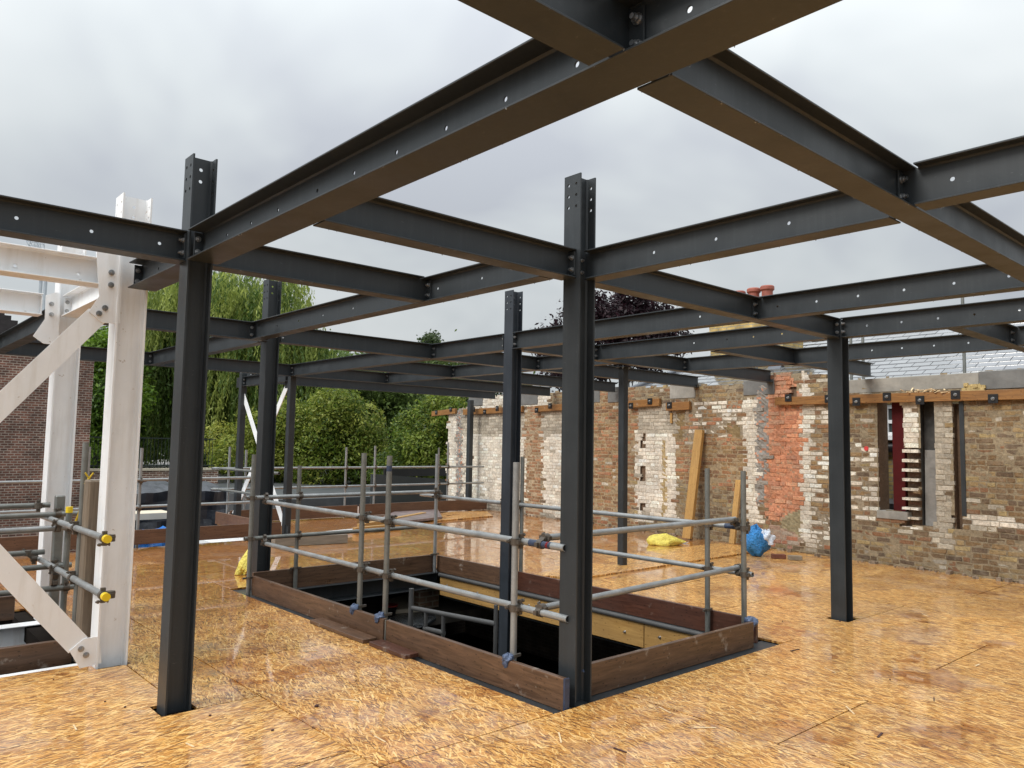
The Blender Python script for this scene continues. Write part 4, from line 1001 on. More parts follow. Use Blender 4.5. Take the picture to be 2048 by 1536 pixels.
# mortar bed: fine grid, coloured by zone, with rough relief; holes where the openings are
mort = MB(); du = .05; dz_ = .0375
nu = int((U1 - U0) / du) + 1; nz = int(3.2 / dz_)
rw = random.Random(5)
hn = [[rw.uniform(-1, 1) for _ in range(nz + 2)] for _ in range(nu + 2)]
sm = np.array(hn); sm = (sm + np.roll(sm, 1, 0) + np.roll(sm, 1, 1) + np.roll(sm, -1, 0) + np.roll(sm, -1, 1)) / 3.
zmap = {}
for i in range(nu + 1):
    for j in range(nz + 1):
        uu = U0 + i * du; vv = -.12 + j * dz_; px, py = proj(wpt(uu, vv)); zmap[i, j] = zone_at(px + rw.uniform(-3, 3), py + rw.uniform(-3, 3))
def relief(i, j):
    zn = zmap[i, j]; s_ = sm[i, j]
    if zn == 'rough': return .002 + s_ * .022
    if zn == 'orange': return -.006 + s_ * .010
    if zn in ('stock', 'warm', 'stock2', 'mixwhite', 'pink'): return -.0025 + s_ * .004
    if zn.startswith('patch'): return .004 + s_ * .008
    return -.007 + s_ * .003
for i in range(nu):
    for j in range(nz):
        uu = U0 + (i + .5) * du; vv = -.12 + (j + .5) * dz_
        if vv > topz(uu) - .02 + sm[i, j] * .03: continue
        px, py = proj(wpt(uu, vv))
        if inpoly(px, py, OPEN) or inpoly(px, py, FLUE) or inpoly(px, py, SLOT) or inany(px, py, NOTCH) or (1801 < px < 1840 and 895 < py < 1052): continue
        zn = zmap[i, j]; c = MOR.get(zn, MOR['stock']); f = rw.uniform(.85, 1.15)
        if zn == 'rough' and rw.random() < .15: c = (.45, .22, .14)
        if zn == 'orange' and rw.random() < .2: c = (.40, .24, .15)
        c = tuple(x * f for x in c)
        mort.quad(*[wpt(U0 + a * du, -.12 + b * dz_, relief(a, b)) for a, b in ((i, j), (i, j + 1), (i + 1, j + 1), (i + 1, j))], c)
mort.build('mortar_face', MORTAR, wall)
u_, z_ = uz((1733, 897)); mb = MB(); mb.cyl(wpt(u_, z_, -.02), wpt(u_, z_, .012), .035, 14); mb.build('red_paint_spot', plain('red_spray_paint', (.62, .05, .05), .6, .1), wall)
# core of the wall, in blocks round the opening
uo1 = uz((1806, 900))[0]; uo2 = uz((1754, 900))[0]; zo0 = uz((1780, 1022))[1]; zo1 = 2.62
core = MB()
def cb_(u0_, u1_, z0_, z1_, n0=-.05, n1=-.33):
    P = lambda u_, z_, n_: tuple(wpt(u_, z_, n_))
    core.hexa([P(u0_, z0_, n0), P(u1_, z0_, n0), P(u1_, z0_, n1), P(u0_, z0_, n1), P(u0_, z1_, n0), P(u1_, z1_, n0), P(u1_, z1_, n1), P(u0_, z1_, n1)], (.17, .11, .07))
uf0 = uz((1870, 900))[0]; uf1 = uz((1838, 900))[0]; us0 = uz((1922, 900))[0]; us1 = uz((1906, 900))[0]; zf = uz((1850, 1052))[1]
cb_(U0, us0, -.12, 2.4); cb_(us1, uf0, -.12, 2.4); cb_(us0, us1, -.12, 2.4, -.14); cb_(uf0, uf1, -.12, zf); 
cb_(uf1, uo1, -.12, 2.4, -.12, -.33); cb_(uo1, uo2, -.12, zo0 - .03); cb_(uf0 + .002, uf1 - .002, zf, 2.4, -.17, -.3)
prev = uo2
for i in range(40):
    ua = uo2 + (U1 - uo2) * i / 40; ub = uo2 + (U1 - uo2) * (i + 1) / 40; cb_(ua, ub, -.12, min(topz(ua), topz(ub)) - .03)
core.build('wall_core', MORTAR, wall)
# soot-blackened flue back and grey render below
fl = MB(); P = lambda u_, z_, n_: tuple(wpt(u_, z_, n_))
zm = uz((1850, 900))[1]
fl.quad(P(uf0, zm, -.165), P(uf0, 2.45, -.165), P(uf1, 2.45, -.165), P(uf1, zm, -.165)); fl.quad(P(uf0, zf, -.05), P(uf0, 2.45, -.05), P(uf0, 2.45, -.165), P(uf0, zf, -.165)); fl.quad(P(uf1, zf, -.165), P(uf1, 2.45, -.165), P(uf1, 2.45, -.05), P(uf1, zf, -.05))
fl.build('sooty_flue', SOOT, wall)
fl = MB(); fl.hexa([P(uf0 + .02, zf, -.10), P(uf1 - .02, zf, -.10), P(uf1 - .02, zf, -.164), P(uf0 + .02, zf, -.164), P(uf0 + .02, zm, -.13), P(uf1 - .02, zm, -.13), P(uf1 - .02, zm, -.164), P(uf0 + .02, zm, -.164)]); fl.build('render_patch', REND, wall)
# sill, red column in the opening, grey angle in the slot
sl = MB(); sl.hexa([P(uo1 - .05, zo0 - .12, .02), P(uo2 + .02, zo0 - .12, .02), P(uo2 + .02, zo0 - .12, -.3), P(uo1 - .05, zo0 - .12, -.3), P(uo1 - .05, zo0, .01), P(uo2 + .02, zo0, .01), P(uo2 + .02, zo0, -.3), P(uo1 - .05, zo0, -.3)]); sl.build('window_sill', CONC, wall, bevel=.006)
ua, ub = uz((1800, 900))[0], uz((1776, 900))[0]
rc = MB(); rc.hexa([P(ua, zo0, -.13), P(ub, zo0, -.13), P(ub, zo0, -.30), P(ua, zo0, -.30), P(ua, 2.66, -.13), P(ub, 2.66, -.13), P(ub, 2.66, -.30), P(ua, 2.66, -.30)]); rc.g = P((ua + ub) / 2, zo0, -.2); tag(rc.build('red_steel_column', REDST, bevel=.004), 'dark red steel column standing in the window opening of the brick wall', 'column')
ua, ub = uz((1930, 900))[0], uz((1921, 900))[0]; za, zb_ = uz((1925, 1032))[1], 2.42
an = MB(); an.hexa([P(ua, za, .012), P(ub, za, .012), P(ub, za, -.08), P(ua, za, -.08), P(ua, zb_, .012), P(ub, zb_, .012), P(ub, zb_, -.08), P(ua, zb_, -.08)]); an.g = P(ua, za, 0); tag(an.build('steel_angle', STEEL), 'grey steel strip fixed upright beside the dark slot in the brick wall', 'steel strip')
# concrete lintel and pads on top
def slab(label, pa, pb, zlo, zhi, n0, n1, mt, name='concrete_lintel', group=None, cat='lintel'):
    u0_, u1_ = sorted((uz(pa)[0], uz(pb)[0])); s_ = MB()
    s_.hexa([P(u0_, zlo, n0), P(u1_, zlo, n0), P(u1_, zlo, n1), P(u0_, zlo, n1), P(u0_, zhi, n0), P(u1_, zhi, n0), P(u1_, zhi, n1), P(u0_, zhi, n1)])
    s_.g = P((u0_ + u1_) / 2, zlo, 0); return tag(s_.build(name, mt, bevel=.008), label, cat, group)
zl0, zl1 = uz((1750, 785))[1], uz((1750, 757))[1]
slab('long pale concrete lintel on the brick wall over the window opening', (1697, 770), (1958, 760), zl0, zl1, .004, -.30, CONC)
slab('darker concrete block at the right end of the lintel', (1958, 760), (2200, 745), uz((2000, 778))[1], zl1 + .01, .015, -.30, CONCD)
for i, (xa, xb_, yt, yb, lab) in enumerate([(938, 966, 790, 812, 'concrete pad under the farthest beam end by the end pier'), (1040, 1076, 783, 810, 'concrete pad under the beam end just right of the bluish column'), (1188, 1200, 776, 805, 'small concrete pad half hidden by the central column'), (1216, 1241, 776, 805, 'concrete pad behind the slim square post'), (1340, 1391, 768, 797, 'concrete pad with white smears left of the red brick patch'), (1487, 1549, 762, 790, 'wide concrete pad left of the orange strip')]):
    xm = (xa + xb_) / 2
    slab(lab, (xa, yt), (xb_, yt), uz((xm, yb))[1], uz((xm, yt))[1] + .02, .012, -.28, CONC if i == 4 else CONCD, 'concrete_pad', 'concrete pads on the brick wall', 'concrete pad')
mb = MB(); u_, z_ = uz((1962, 776)); 
for _ in range(60):
    a_, b_ = uz((rnd.uniform(1930, 1972), rnd.uniform(770, 783))); s_ = rnd.uniform(.012, .03); p_ = wpt(a_, b_, rnd.uniform(-.02, .03)); mb.box(p_ - s_, p_ + s_)
mb.build('broken_rubble_patch', plain('yellow_rubble', (.45, .34, .15), .9, .4, 20, .4), wall)
# timber wales bolted to the wall
def wale(label, xa, ya, xb_, yb_, hpx, bolts_):
    (u0_, z0_), (u1_, z1_) = uz((xa, ya)), uz((xb_, yb_)); (_, z2) = uz((xa, ya + hpx)); h = z0_ - z2; zc0 = (z0_ + z1_) / 2
    mb = MB(); mb.hexa([P(u0_, z0_ - h, .012), P(u1_, z1_ - h, .012), P(u1_, z1_ - h, .085), P(u0_, z0_ - h, .085), P(u0_, z0_, .012), P(u1_, z1_, .012), P(u1_, z1_, .085), P(u0_, z0_, .085)])
    r = thing('timber_wale', label, 'timber beam', P((u0_ + u1_) / 2, z0_ - h, .05), 'timber wales bolted to the brick wall')
    w_ = mb.build('timber', WALEW, r, grain=UN, bevel=.004)
    for bx, by in bolts_:
        ub, zb2 = uz((bx, by), .0); pm = MB(); s_ = .062
        pm.hexa([P(ub - s_, zb2 - s_, .086), P(ub + s_, zb2 - s_, .086), P(ub + s_, zb2 - s_, .098), P(ub - s_, zb2 - s_, .098), P(ub - s_, zb2 + s_, .086), P(ub + s_, zb2 + s_, .086), P(ub + s_, zb2 + s_, .098), P(ub - s_, zb2 + s_, .098)])
        pl = pm.build('washer_plate', BLACK, r); bolt(pl, P(ub, zb2, .098), tuple(WN), 1.3)
wale('long timber wale under the lintel with black washer plates', 1555, 795, 2120, 776, 16, [(1583, 796), (1663, 798), (1719, 804), (1780, 794), (1846, 801), (1917, 790), (1992, 798)])
wale('very short timber wale at the far end pier of the brick wall', 868, 823, 915, 817, 10, [(878, 825), (907, 819)])
wale('timber wale on the white panel left of the bluish column', 931, 819, 1049, 812, 11, [(953, 819), (975, 824), (1000, 817)])
wale('timber wale on the white panel between the bluish and central columns', 1075, 812, 1160, 806, 12, [(1079, 821), (1106, 812)])
wale('short timber wale with two plates right of the slim square post', 1262, 802, 1324, 797, 14, [(1268, 812), (1306, 803)])
wale('short timber wale with one plate above the tall leaning plank', 1337, 806, 1384, 803, 16, [(1345, 811)])
(u_, z_) = uz((1344, 836)); mb = MB(); mb.hexa([P(u_ - .025, z_ - .1, .01), P(u_ + .025, z_ - .1, .01), P(u_ + .025, z_ - .1, .03), P(u_ - .025, z_ - .1, .03), P(u_ - .025, z_ + .1, .01), P(u_ + .025, z_ + .1, .01), P(u_ + .025, z_ + .1, .03), P(u_ - .025, z_ + .1, .03)])
mb.g = P(u_, z_, .02); tag(mb.build('wooden_batten', NEWWOOD, grain=(0, 0, 1)), 'small fresh batten nailed upright to the white panel under a wale', 'batten')
mb = MB()
for _ in range(46):
    u_, z_ = uz((rnd.uniform(1812, 1905), rnd.uniform(781, 786))); p0 = Vector(wpt(u_, z_ + rnd.uniform(-.02, .02), rnd.uniform(-.05, .08))); d_ = Vector((rnd.uniform(-1, 1), rnd.uniform(-1, 1), rnd.uniform(-.4, .5))).normalized() * rnd.uniform(.03, .1); mb.obox(p0, p0 + d_, .02, .008)
o = tag(mb.build('wood_debris', CHIP), 'splintered pale wood scraps along the top of the long timber wale', 'debris'); o['kind'] = 'stuff'
# fallen rubble crumbs along the foot of the wall
mb = MB()
for _ in range(260):
    u_ = rnd.uniform(1, U1 - .2); s_ = rnd.choice((.006, .01, .012, .02, .03)) * rnd.uniform(.7, 1.2); p_ = wpt(u_, 0, .02 + abs(rnd.gauss(0, .09))); p_[2] = s_ * .7
    mb.obox(p_ - np.array([s_, 0, 0]), p_ + np.array([s_, rnd.uniform(-s_, s_), 0]), s_ * 1.6, s_ * 1.4)
o = tag(mb.build('rubble_crumbs', plain('mortar_crumb', (.24, .18, .13), .9, .5, 20, .3)), 'brick and mortar crumbs scattered along the foot of the brick wall', 'rubble'); o['kind'] = 'stuff'

# things leaning on / lying by the wall
def lean(label, b0, t0, w, th):
    pb = Vector(onz(b0)); u_, z_ = uz(t0); pt_ = Vector(wpt(u_, z_, th + .01)); d = (pt_ - pb).normalized(); mb = MB(); mb.g = tuple(pb)
    mb.obox(pb + d * .02 + Vector((0, 0, .01)), pt_, w, th, up=tuple(WN)); return tag(mb.build('leaning_plank', NEWWOOD, grain=d, bevel=.003), label, 'plank', 'planks leaning on the brick wall')
lean('tall yellow plank leaning on the brick wall', (1374, 1080), (1405, 860), .19, .07)
lean('shorter narrow yellow plank leaning on the brick wall next to the blue sack', (1464, 1091), (1482, 960), .11, .05)

# yellow sack lying on the deck
p_ = onz((1330, 1090)); r = thing('yellow_sack', 'yellow plastic sack lying full on the wet deck in front of the leaning planks', 'sack', p_)
mb = MB(); ax = Vector((.745, -.667, 0)); per = Vector((.667, .745, 0))
def sackf(P_, x, y, z):
    s_ = x * .32; w = .17 * (1 - .72 * max(0, x)) ; h = .115 * (1 - .8 * max(0, x)) + .02
    v_ = Vector(p_) + ax * (s_ + .02) + per * (y * w) + Vector((0, 0, max(.004, .055 + z * h))); return tuple(v_)
blob(mb, (0, 0, 0), 1, 1, 1, 3, .10, zfun=sackf, flat=False); mb.build('filled_bag', YELBAG, r, smooth=True)
mb = MB(); e0 = Vector(p_) + ax * .30 + Vector((0, 0, .03))
for k in range(9):
    a_ = rnd.uniform(-.6, .6); mb.obox(e0, e0 + (ax + per * a_ * .5).normalized() * rnd.uniform(.06, .13) + Vector((0, 0, rnd.uniform(-.02, .03))), .03, .004)
mb.build('tied_neck', CLEARP, r)
# yellow sack by the left rear column
p_ = np.array(onz((487, 1150))); r = thing('yellow_sack', 'crumpled yellow sack slumped behind the far left corner of the stairwell', 'sack', p_)
mb = MB()
def sackg(P_, x, y, z):
    h = max(0, z * .5 + .5); w = .125 * (1 - .8 * h) + .015
    v_ = Vector(p_) + Vector((.10, .04, 0)) * (h * 1.2) + Vector((.745, -.667, 0)) * (x * w) + Vector((.667, .745, 0)) * (y * w * .7) + Vector((0, 0, h * .36 + .004)); return tuple(v_)
blob(mb, (0, 0, 0), 1, 1, 1, 8, .22, zfun=sackg, flat=False); mb.build('filled_bag', YELBAG, r, smooth=True)
# blue sack with clear plastic
p_ = onz((1513, 1112)); r = thing('blue_sack', 'open blue plastic sack stuffed with clear wrapping at the foot of the orange strip', 'sack', p_)
mb = MB()
def sackb(P_, x, y, z):
    h = z * .5 + .5; w = .17 * (.85 + .25 * math.sin(h * 3)) 
    v_ = Vector(p_) + Vector((.745, -.667, 0)) * (x * w * 1.05) + Vector((.667, .745, 0)) * (y * w * .8) + Vector((0, 0, max(0.003, h * .46 - .10 * max(0, x) * h))); return tuple(v_)
blob(mb, (0, 0, 0), 1, 1, 1, 21, .16, zfun=sackb, flat=False); mb.build('sack_body', BLUEBAG, r, smooth=True)
mb = MB(); blob(mb, Vector(p_) + Vector((.10, -.10, .26)), .115, .115, .13, 33, .20, 40, 26); mb.build('clear_wrapping', CLEARP, r, smooth=True)
for lab, px_, c_, L_ in (('dark red broken brick on the deck beside the blue sack', (1557, 1117), plain('dark_red_brick', (.15, .05, .03), .8, .4, 12, .5), .21), ('grey mortar-covered brick on the deck beside the dark red brick', (1590, 1120), plain('grey_brick', (.23, .19, .14), .85, .3, 12, .5), .20)):
    p_ = Vector(onz(px_)); d = Vector((.72, -.69, 0)); mb = MB(); mb.g = tuple(p_); mb.obox(p_ - d * L_ / 2 + Vector((0, 0, .034)), p_ + d * L_ / 2 + Vector((0, 0, .034)), .10, .068); tag(mb.build('loose_brick', c_, bevel=.006), lab, 'brick', 'loose bricks on the deck')
# debris crumbs on the deck (dark leaf fragments)
for px_ in ((633, 1414), (812, 1322), (800, 1320), (712, 1362), (1680, 1243), (1900, 1283), (940, 1503), (683, 1278), (210, 1404), (107, 1360), (1565, 1243), (1508, 1190), (1500, 1348), (1780, 1360), (250, 1415), (545, 1462), (560, 1500), (420, 1432)):
    p_ = Vector(onz(px_)); s_ = rnd.uniform(.004, .009) if px_ != (633, 1414) else .014; mb = MB(); mb.g = tuple(p_)
    blob(mb, p_ + Vector((0, 0, s_ * .5)), s_, s_ * .8, s_ * .6, rnd.randint(0, 99), .25, 8, 6); tag(mb.build('leaf_fragment', LEAFD, smooth=True), 'tiny dark leaf fragment lying on the wet strand board', 'leaf', 'leaf fragments on the deck')

for (px_, dark) in (((1868, 1398), 1), ((107, 1297), 0), ((1275, 1345), 0), ((1120, 1475), 0), ((905, 1420), 0), ((620, 1302), 0), ((452, 1298), 0), ((1660, 1340), 0), ((1760, 1470), 1), ((1955, 1330), 0), ((1410, 1455), 0), ((1590, 1300), 1), ((380, 1490), 0), ((150, 1455), 0), ((760, 1478), 0), ((1850, 1230), 0), ((1330, 1420), 0), ((1240, 1500), 1), ((700, 1400), 0), ((1700, 1420), 0)):
    p_ = Vector(onz(px_, .004)); a_ = rnd.uniform(0, math.pi); d = Vector((math.cos(a_), math.sin(a_), .02)) * rnd.uniform(.03, .075); mb = MB(); mb.g = tuple(p_); mb.obox(p_ - d, p_ + d, rnd.uniform(.005, .014), .004)
    tag(mb.build('wood_splinter', LEAFD if dark else CHIP), 'thin dark splinter lying loose on the wet strand board' if dark else 'thin pale wood splinter lying loose on the wet strand board', 'splinter', 'dark splinters on the deck' if dark else 'pale splinters on the deck')
# far corner: timber block, stacked timbers, slab sheet
p0, p1 = onz((552, 1096)), onz((698, 1090))
d = Vector(p1) - Vector(p0); 
board('wet grey timber block lying on the deck behind the stairwell rail', (5.55, 11.95), (6.75, 11.75), .22, .003, .15, GREYW, 'timber_block', None, 'timber')
board('fresh yellow timber lying across the far deck in front of the far toe boards', (8.0, 13.4), (10.6, 14.9), .12, .01, .10, NEWWOOD, 'timber_length', 'timbers lying at the far edge', 'timber')
board('short fresh timber propped at the far edge left of the slab', (7.5, 12.75), (8.6, 12.9), .10, .01, .12, NEWWOOD, 'timber_length', 'timbers lying at the far edge', 'timber')
mb = MB(); qd = [onz(p, .03) for p in ((757, 1042), (800, 1022), (872, 1016), (884, 1038), (780, 1050))]; mb.prism([tuple(x) for x in qd], (0, 0, .05)); tag(mb.build('stained_sheet', plain('stained_grey_sheet', (.20, .155, .15), .35, .5, 6, .2)), 'grey stained sheet lying on timbers at the far edge of the deck', 'sheet')
board('white rolled strip lying at the foot of the far toe board', (7.0, 12.85), (7.65, 12.95), .08, .005, .07, SASH, 'white_roll', None, 'roll')
# foam and puddle scraps in front: small white scrap
# ================================================================ DECK EDGE GUARDS
gE = 'guard rails along the far deck edge'
yE = 12.985
board('brown toe board on the far left deck edge between white frame and braced posts', (1.9, 12.96), (6.15, 12.96), .04, .05, .275, TOEBRN)
board('brown toe board along the far left deck edge left of the white columns', (-1.5, 12.96), (1.6, 12.96), .04, .05, .275, TOEBRN)
board('brown toe board along the far deck edge towards the end of the brick wall', (9.3, 15.62), (13.1, 15.62), .04, .02, .28, TOEBRN)
board('brown toe board along the far deck edge behind the braced posts', (6.3, 15.60), (9.25, 15.62), .04, .02, .27, TOEBRN)
board('toe board along the deck step running back beside the braced posts', (6.02, 13.0), (6.02, 15.6), .04, .02, .26, TOEBRN)
for z, nm in ((1.03, 'upper'), (.61, 'lower')):
    r_ = tube(nm + ' rail along the far left deck edge beyond the left columns', (-1.2, yE, z), (5.9, yE, z + .03), TUBE, gE)
    for x_ in (3.05, 3.80): coupler(r_, (x_, yE + .05, z), (x_, yE, z))
    r_ = tube(nm + ' rail along the far deck edge in front of the round hedge', (5.9, 15.64, z + .09), (13.0, 15.64, z + .09), TUBE, gE)
    for x_ in (8.96, 9.72, 11.57, 11.84): coupler(r_, (x_, 15.69, z + .09), (x_, 15.64, z + .09))
    tube(nm + ' rail along the deck step beside the braced posts', (6.05, 12.9, z + .1), (6.05, 15.9, z + .09), TUBE2, gE)
for x_, y_, zt_, lab in ((3.05, yE + .05, 1.56, 'deck edge post between the two white columns'), (3.80, yE + .05, 1.55, 'deck edge post left of the nearest grey column, before the dark tarpaulin'), (8.96, 15.69, 1.58, 'deck edge post in front of the round hedge, left one of the pair'), (9.72, 15.69, 1.62, 'deck edge post in front of the round hedge, right one of the pair'), (11.57, 15.69, 1.60, 'dark deck edge post next to the end pier'), (11.86, 15.69, 1.74, 'tallest deck edge post touching the end pier'), (6.27, 15.69, 1.56, 'deck edge post in front of the farther slim post'), (6.62, 15.69, 1.5, 'deck edge post just right of the farther slim post')):
    tube(lab, (x_, y_, -.5), (x_, y_, zt_), TUBE2 if x_ in (11.57,) else TUBE, 'far deck edge posts')

# ================================================================ LEFT OPENING inside the white frame
board('wide dark board lining the near side of the left opening', (-2.4, 6.80), (1.55, 6.80), .05, -.10, .15, TOE, 'lining_board', 'boards of the left opening')
board('dark wide board behind the white floor beam in the left opening', (-2.4, 8.55), (1.45, 8.55), .05, .0, .22, TOE, 'lining_board', 'boards of the left opening')
board('short brown board on edge beside the timber post of the left opening', (1.62, 7.9), (1.62, 6.7), .04, .0, .2, TOE, 'lining_board', 'boards of the left opening')
gL = 'scaffold tubes round the left opening'
t1 = tube('upright tube with a yellow cap between the white columns', (1.655, 7.62, .0), (1.655, 7.62, 1.09), TUBE2, gL, caps=(1,))
sq_ = sash('square_post', 'square grey upright in front of the rear white column', 'post', 1.66, 8.02, -.05, 1.17, .075, TUBE2, None, cap=False)
t2 = tube('light horizontal tube running from the left edge to the front white column', (-1.5, 7.56, .905), (1.93, 7.56, .925), TUBE, gL)
t3 = tube('horizontal tube with a yellow capped end pointing at the timber post', (-1.5, 7.86, 1.0), (1.84, 7.86, 1.015), TUBE2, gL, caps=(1,))
t4 = tube('topmost dark horizontal tube at the left edge', (-1.5, 8.1, 1.08), (1.60, 8.1, 1.08), TUBE2, gL)
t5 = tube('low horizontal tube behind the lower brace', (-1.5, 7.56, .42), (1.93, 7.56, .415), TUBE2, gL)
t6 = tube('low dark tube crossing in front of the rear white column', (-1.5, 7.86, .55), (1.75, 7.86, .56), TUBE2, gL)
t7 = tube('farther low dark tube at the left edge', (-1.5, 8.1, .66), (1.58, 8.1, .66), TUBE2, gL)
t8 = tube('upper tube with big yellow cap pointing at the camera beside the front white column', (1.56, 8.2, .975), (1.56, 6.02, .985), TUBE, gL, caps=(1,))
t9 = tube('lower tube with big yellow cap pointing at the camera beside the front white column', (1.56, 8.2, .585), (1.56, 5.97, .59), TUBE, gL, caps=(1,))
t10 = tube('thin upright tube just behind the timber post', (1.60, 6.95, -.02), (1.60, 6.95, 1.66), TUBE2, gL)
t11 = tube('upright tube at the far left edge of the picture', (1.02, 7.5, -.3), (1.02, 7.5, 1.25), TUBE2, gL)
coupler(t2, (1.655, 7.62, .92), (1.655, 7.56, .92)); coupler(t5, (1.655, 7.62, .415), (1.655, 7.56, .415)); coupler(t3, (1.66, 7.90, 1.015), (1.62, 7.86, 1.015))
coupler(t8, (1.56, 7.5, .975), (1.56, 7.56, .92), pa=(0, 1, 0)); coupler(t9, (1.56, 7.5, .585), (1.56, 7.86, .56) if False else (1.56, 7.56, .47), pa=(0, 1, 0))
coupler(t8, (1.56, 6.10, .983), (1.60, 6.10, .983), pa=(0, 1, 0), ra=(0, 0, 1)); coupler(t9, (1.56, 6.06, .59), (1.61, 6.06, .59), pa=(0, 1, 0), ra=(0, 0, 1)); coupler(t8, (1.60, 6.95, .98), (1.56, 6.95, .98), ra=(0, 1, 0)); coupler(t9, (1.60, 6.95, .59), (1.56, 6.95, .59), ra=(0, 1, 0))
coupler(t4, (1.5, 8.1, 1.08), (1.5, 8.05, 1.08), ra=(0, 0, 1)); coupler(t7, (1.45, 8.1, .66), (1.5, 8.1, .61)); coupler(t6, (1.66, 7.9, .56), (1.62, 7.86, .56)); coupler(t11, (1.02, 7.5, 1.08), (1.02, 7.55, 1.08))
mb = MB(); mb.g = (1.62, 6.70, 0); mb.box((1.565, 6.64, -.03), (1.675, 6.79, 1.37)); tag(mb.build('timber_post', POSTW, grain=(0, 0, 1), bevel=.012), 'weathered timber post just left of the front white column', 'post')
mb = MB(); pts = [Vector(onx(p, 1.62)) for p in ((178, 958), (170, 985), (163, 1010), (158, 1030), (150, 1048))]
mb.tubepath(pts, .006, 6); mb.tubepath([p + Vector((0, .03, .0)) for p in pts], .006, 6); c_ = pts[0]
for a_ in (-1, 1): mb.cyl(c_ + Vector((.03 * a_, 0, .05)), c_ + Vector((-.03 * a_, 0, -.04)), .007, 6)
tag(mb.build('yellow_rope', ROPE, smooth=True), 'yellow rope knotted round the thin upright tube beside the timber post', 'rope')

# ================================================================ BACKGROUND LEFT: red brick building
bl = thing('brick_building', 'old red brown brick building with a slate roof at the left edge', 'building', (4.0, 26, -3.4))
mb = MB(); A = at((178, 900), 23.5); mb.box((A[0] - 14, A[1], -3.45), (A[0], A[1] + 7, at((178, 712), 23.5)[2])); mb.build('wall', REDBR, bl)
zt_ = at((178, 712), 23.5)[2]
mb = MB(); mb.box((A[0] - 14, A[1] - .05, zt_), (A[0] + .05, A[1] + 7, zt_ + .12)); mb.build('parapet_coping', CONC, bl)
mb = MB()
q0 = at((-60, 700), 25.5); q1 = at((30, 668), 26)
for rr_ in range(16):
    z0_ = zt_ + .12 + rr_ * .15; y0_ = A[1] + .1 + rr_ * .16; x1_ = A[0] - 1.2 - rr_ * .15
    mb.obox((A[0] - 12, y0_, z0_), (x1_, y0_, z0_ + .01), .34, .17, col=(.06 + rnd.random() * .02, .055, .055))
mb.build('roof', plain('old_dark_roof_tile', (.035, .03, .03), .85, .5, 5, .3), bl)
# garden wall with iron railing
gw = thing('garden_wall', 'low brick garden wall with stone coping behind the white columns', 'wall', at((300, 990), 28))
gx0, gx1 = at((150, 940), 29)[0], at((438, 940), 28)[0]; gy = at((300, 940), 28)[1]; gz = at((300, 937), 28)[2]
x438 = ony((437, 940), gy)[0]; x150 = ony((140, 940), gy)[0]; gz = ony((300, 937), gy)[2]
mb = MB(); mb.box((x150 - 4, gy, -3.45), (x438, gy + .35, gz - .08)); mb.build('wall', PALEBR, gw)
mb = MB(); mb.box((x150 - 4, gy - .06, gz - .08), (x438 + .06, gy + .41, gz)); mb.build('coping', CREAM, gw)
rl = thing('iron_railing', 'dark green iron railing on top of the low garden wall', 'railing', (x438 - 3, gy + .2, gz)); zr = ony((300, 875), gy)[2]
mb = MB(); mb.box((x150 - 3, gy + .16, zr - .04), (x438 - .1, gy + .22, zr)); mb.build('top_rail', RAILG, rl)
mb = MB(); mb.box((x150 - 3, gy + .17, gz + .08), (x438 - .1, gy + .21, gz + .12)); mb.build('bottom_rail', RAILG, rl)
mb = MB(); n = int((x438 - x150 + 3) / .125)
for i in range(n): x_ = x150 - 3 + i * .125; mb.cyl((x_, gy + .19, gz), (x_, gy + .19, zr), .011, 6)
mb.build('bars', RAILG, rl)
mb = MB(); mb.box((x150 - 12, gy + .36, -3.4), (60, gy + 60, gz - .25)); struct(mb.build('terrace_ground', PAVE))
mb = MB(); y_ = gy + 6; mb.box((x150 - 2, y_, gz - .2), (x438 - 1.2, y_ + .2, gz + .45)); tag(mb.build('edging_wall', BLACK), 'dark low edging strip behind the iron railing', 'edging')
# tarpaulins and boards beyond the left deck edge
def tarp(label, pix, y, mt, depth, seed, name='tarpaulin', cat='tarpaulin'):
    r_ = random.Random(seed); pa, pb = ony(pix[0], y), ony(pix[1], y); mb = MB(); nu_, nv = 26, 14
    P_ = {}
    for i in range(nu_ + 1):
        for j in range(nv + 1):
            x = pa[0] + (pb[0] - pa[0]) * i / nu_; t_ = j / nv
            top = pa[2] + .022 * math.sin(i * .35 + seed) + .012 * math.sin(i * 1.3)
            if t_ < .6: z = pb[2] + (top - pb[2]) * t_ / .6; yy = y + .04 * math.sin(i * 1.1 + j * .7) + .05 * math.sin(i * .43 - j * 1.3) + r_.uniform(-.02, .02)
            else: z = top + .04 * math.sin(i * .8 + j) + r_.uniform(-.02, .02); yy = y + (t_ - .6) / .4 * depth
            P_[i, j] = (x, yy, z)
    for i in range(nu_):
        for j in range(nv): mb.quad(P_[i, j], P_[i + 1, j], P_[i + 1, j + 1], P_[i, j + 1])
    mb.g = (pa[0], y, pb[2]); o = mb.build(name, mt, smooth=True); o.data.polygons.foreach_set('use_smooth', [True] * len(o.data.polygons)); return tag(o, label, cat)
tarp('dark navy tarpaulin draped over a stack beyond the far left deck edge', [(235, 978), (452, 1130)], 17.5, TARPK, 2.4, 3)
tarp('blue tarpaulin lying behind the far left toe board', [(225, 1076), (425, 1115)], 15.2, TARPB, .8, 9)
mb = MB(); a_, b_ = ony((225, 1030), 16.2), ony((345, 1037), 16.2); mb.box((a_[0], 16.2, b_[2]), (b_[0], 16.9, a_[2])); tag(mb.build('cream_board', CREAM), 'cream board lying on top of the blue tarpaulin', 'board')
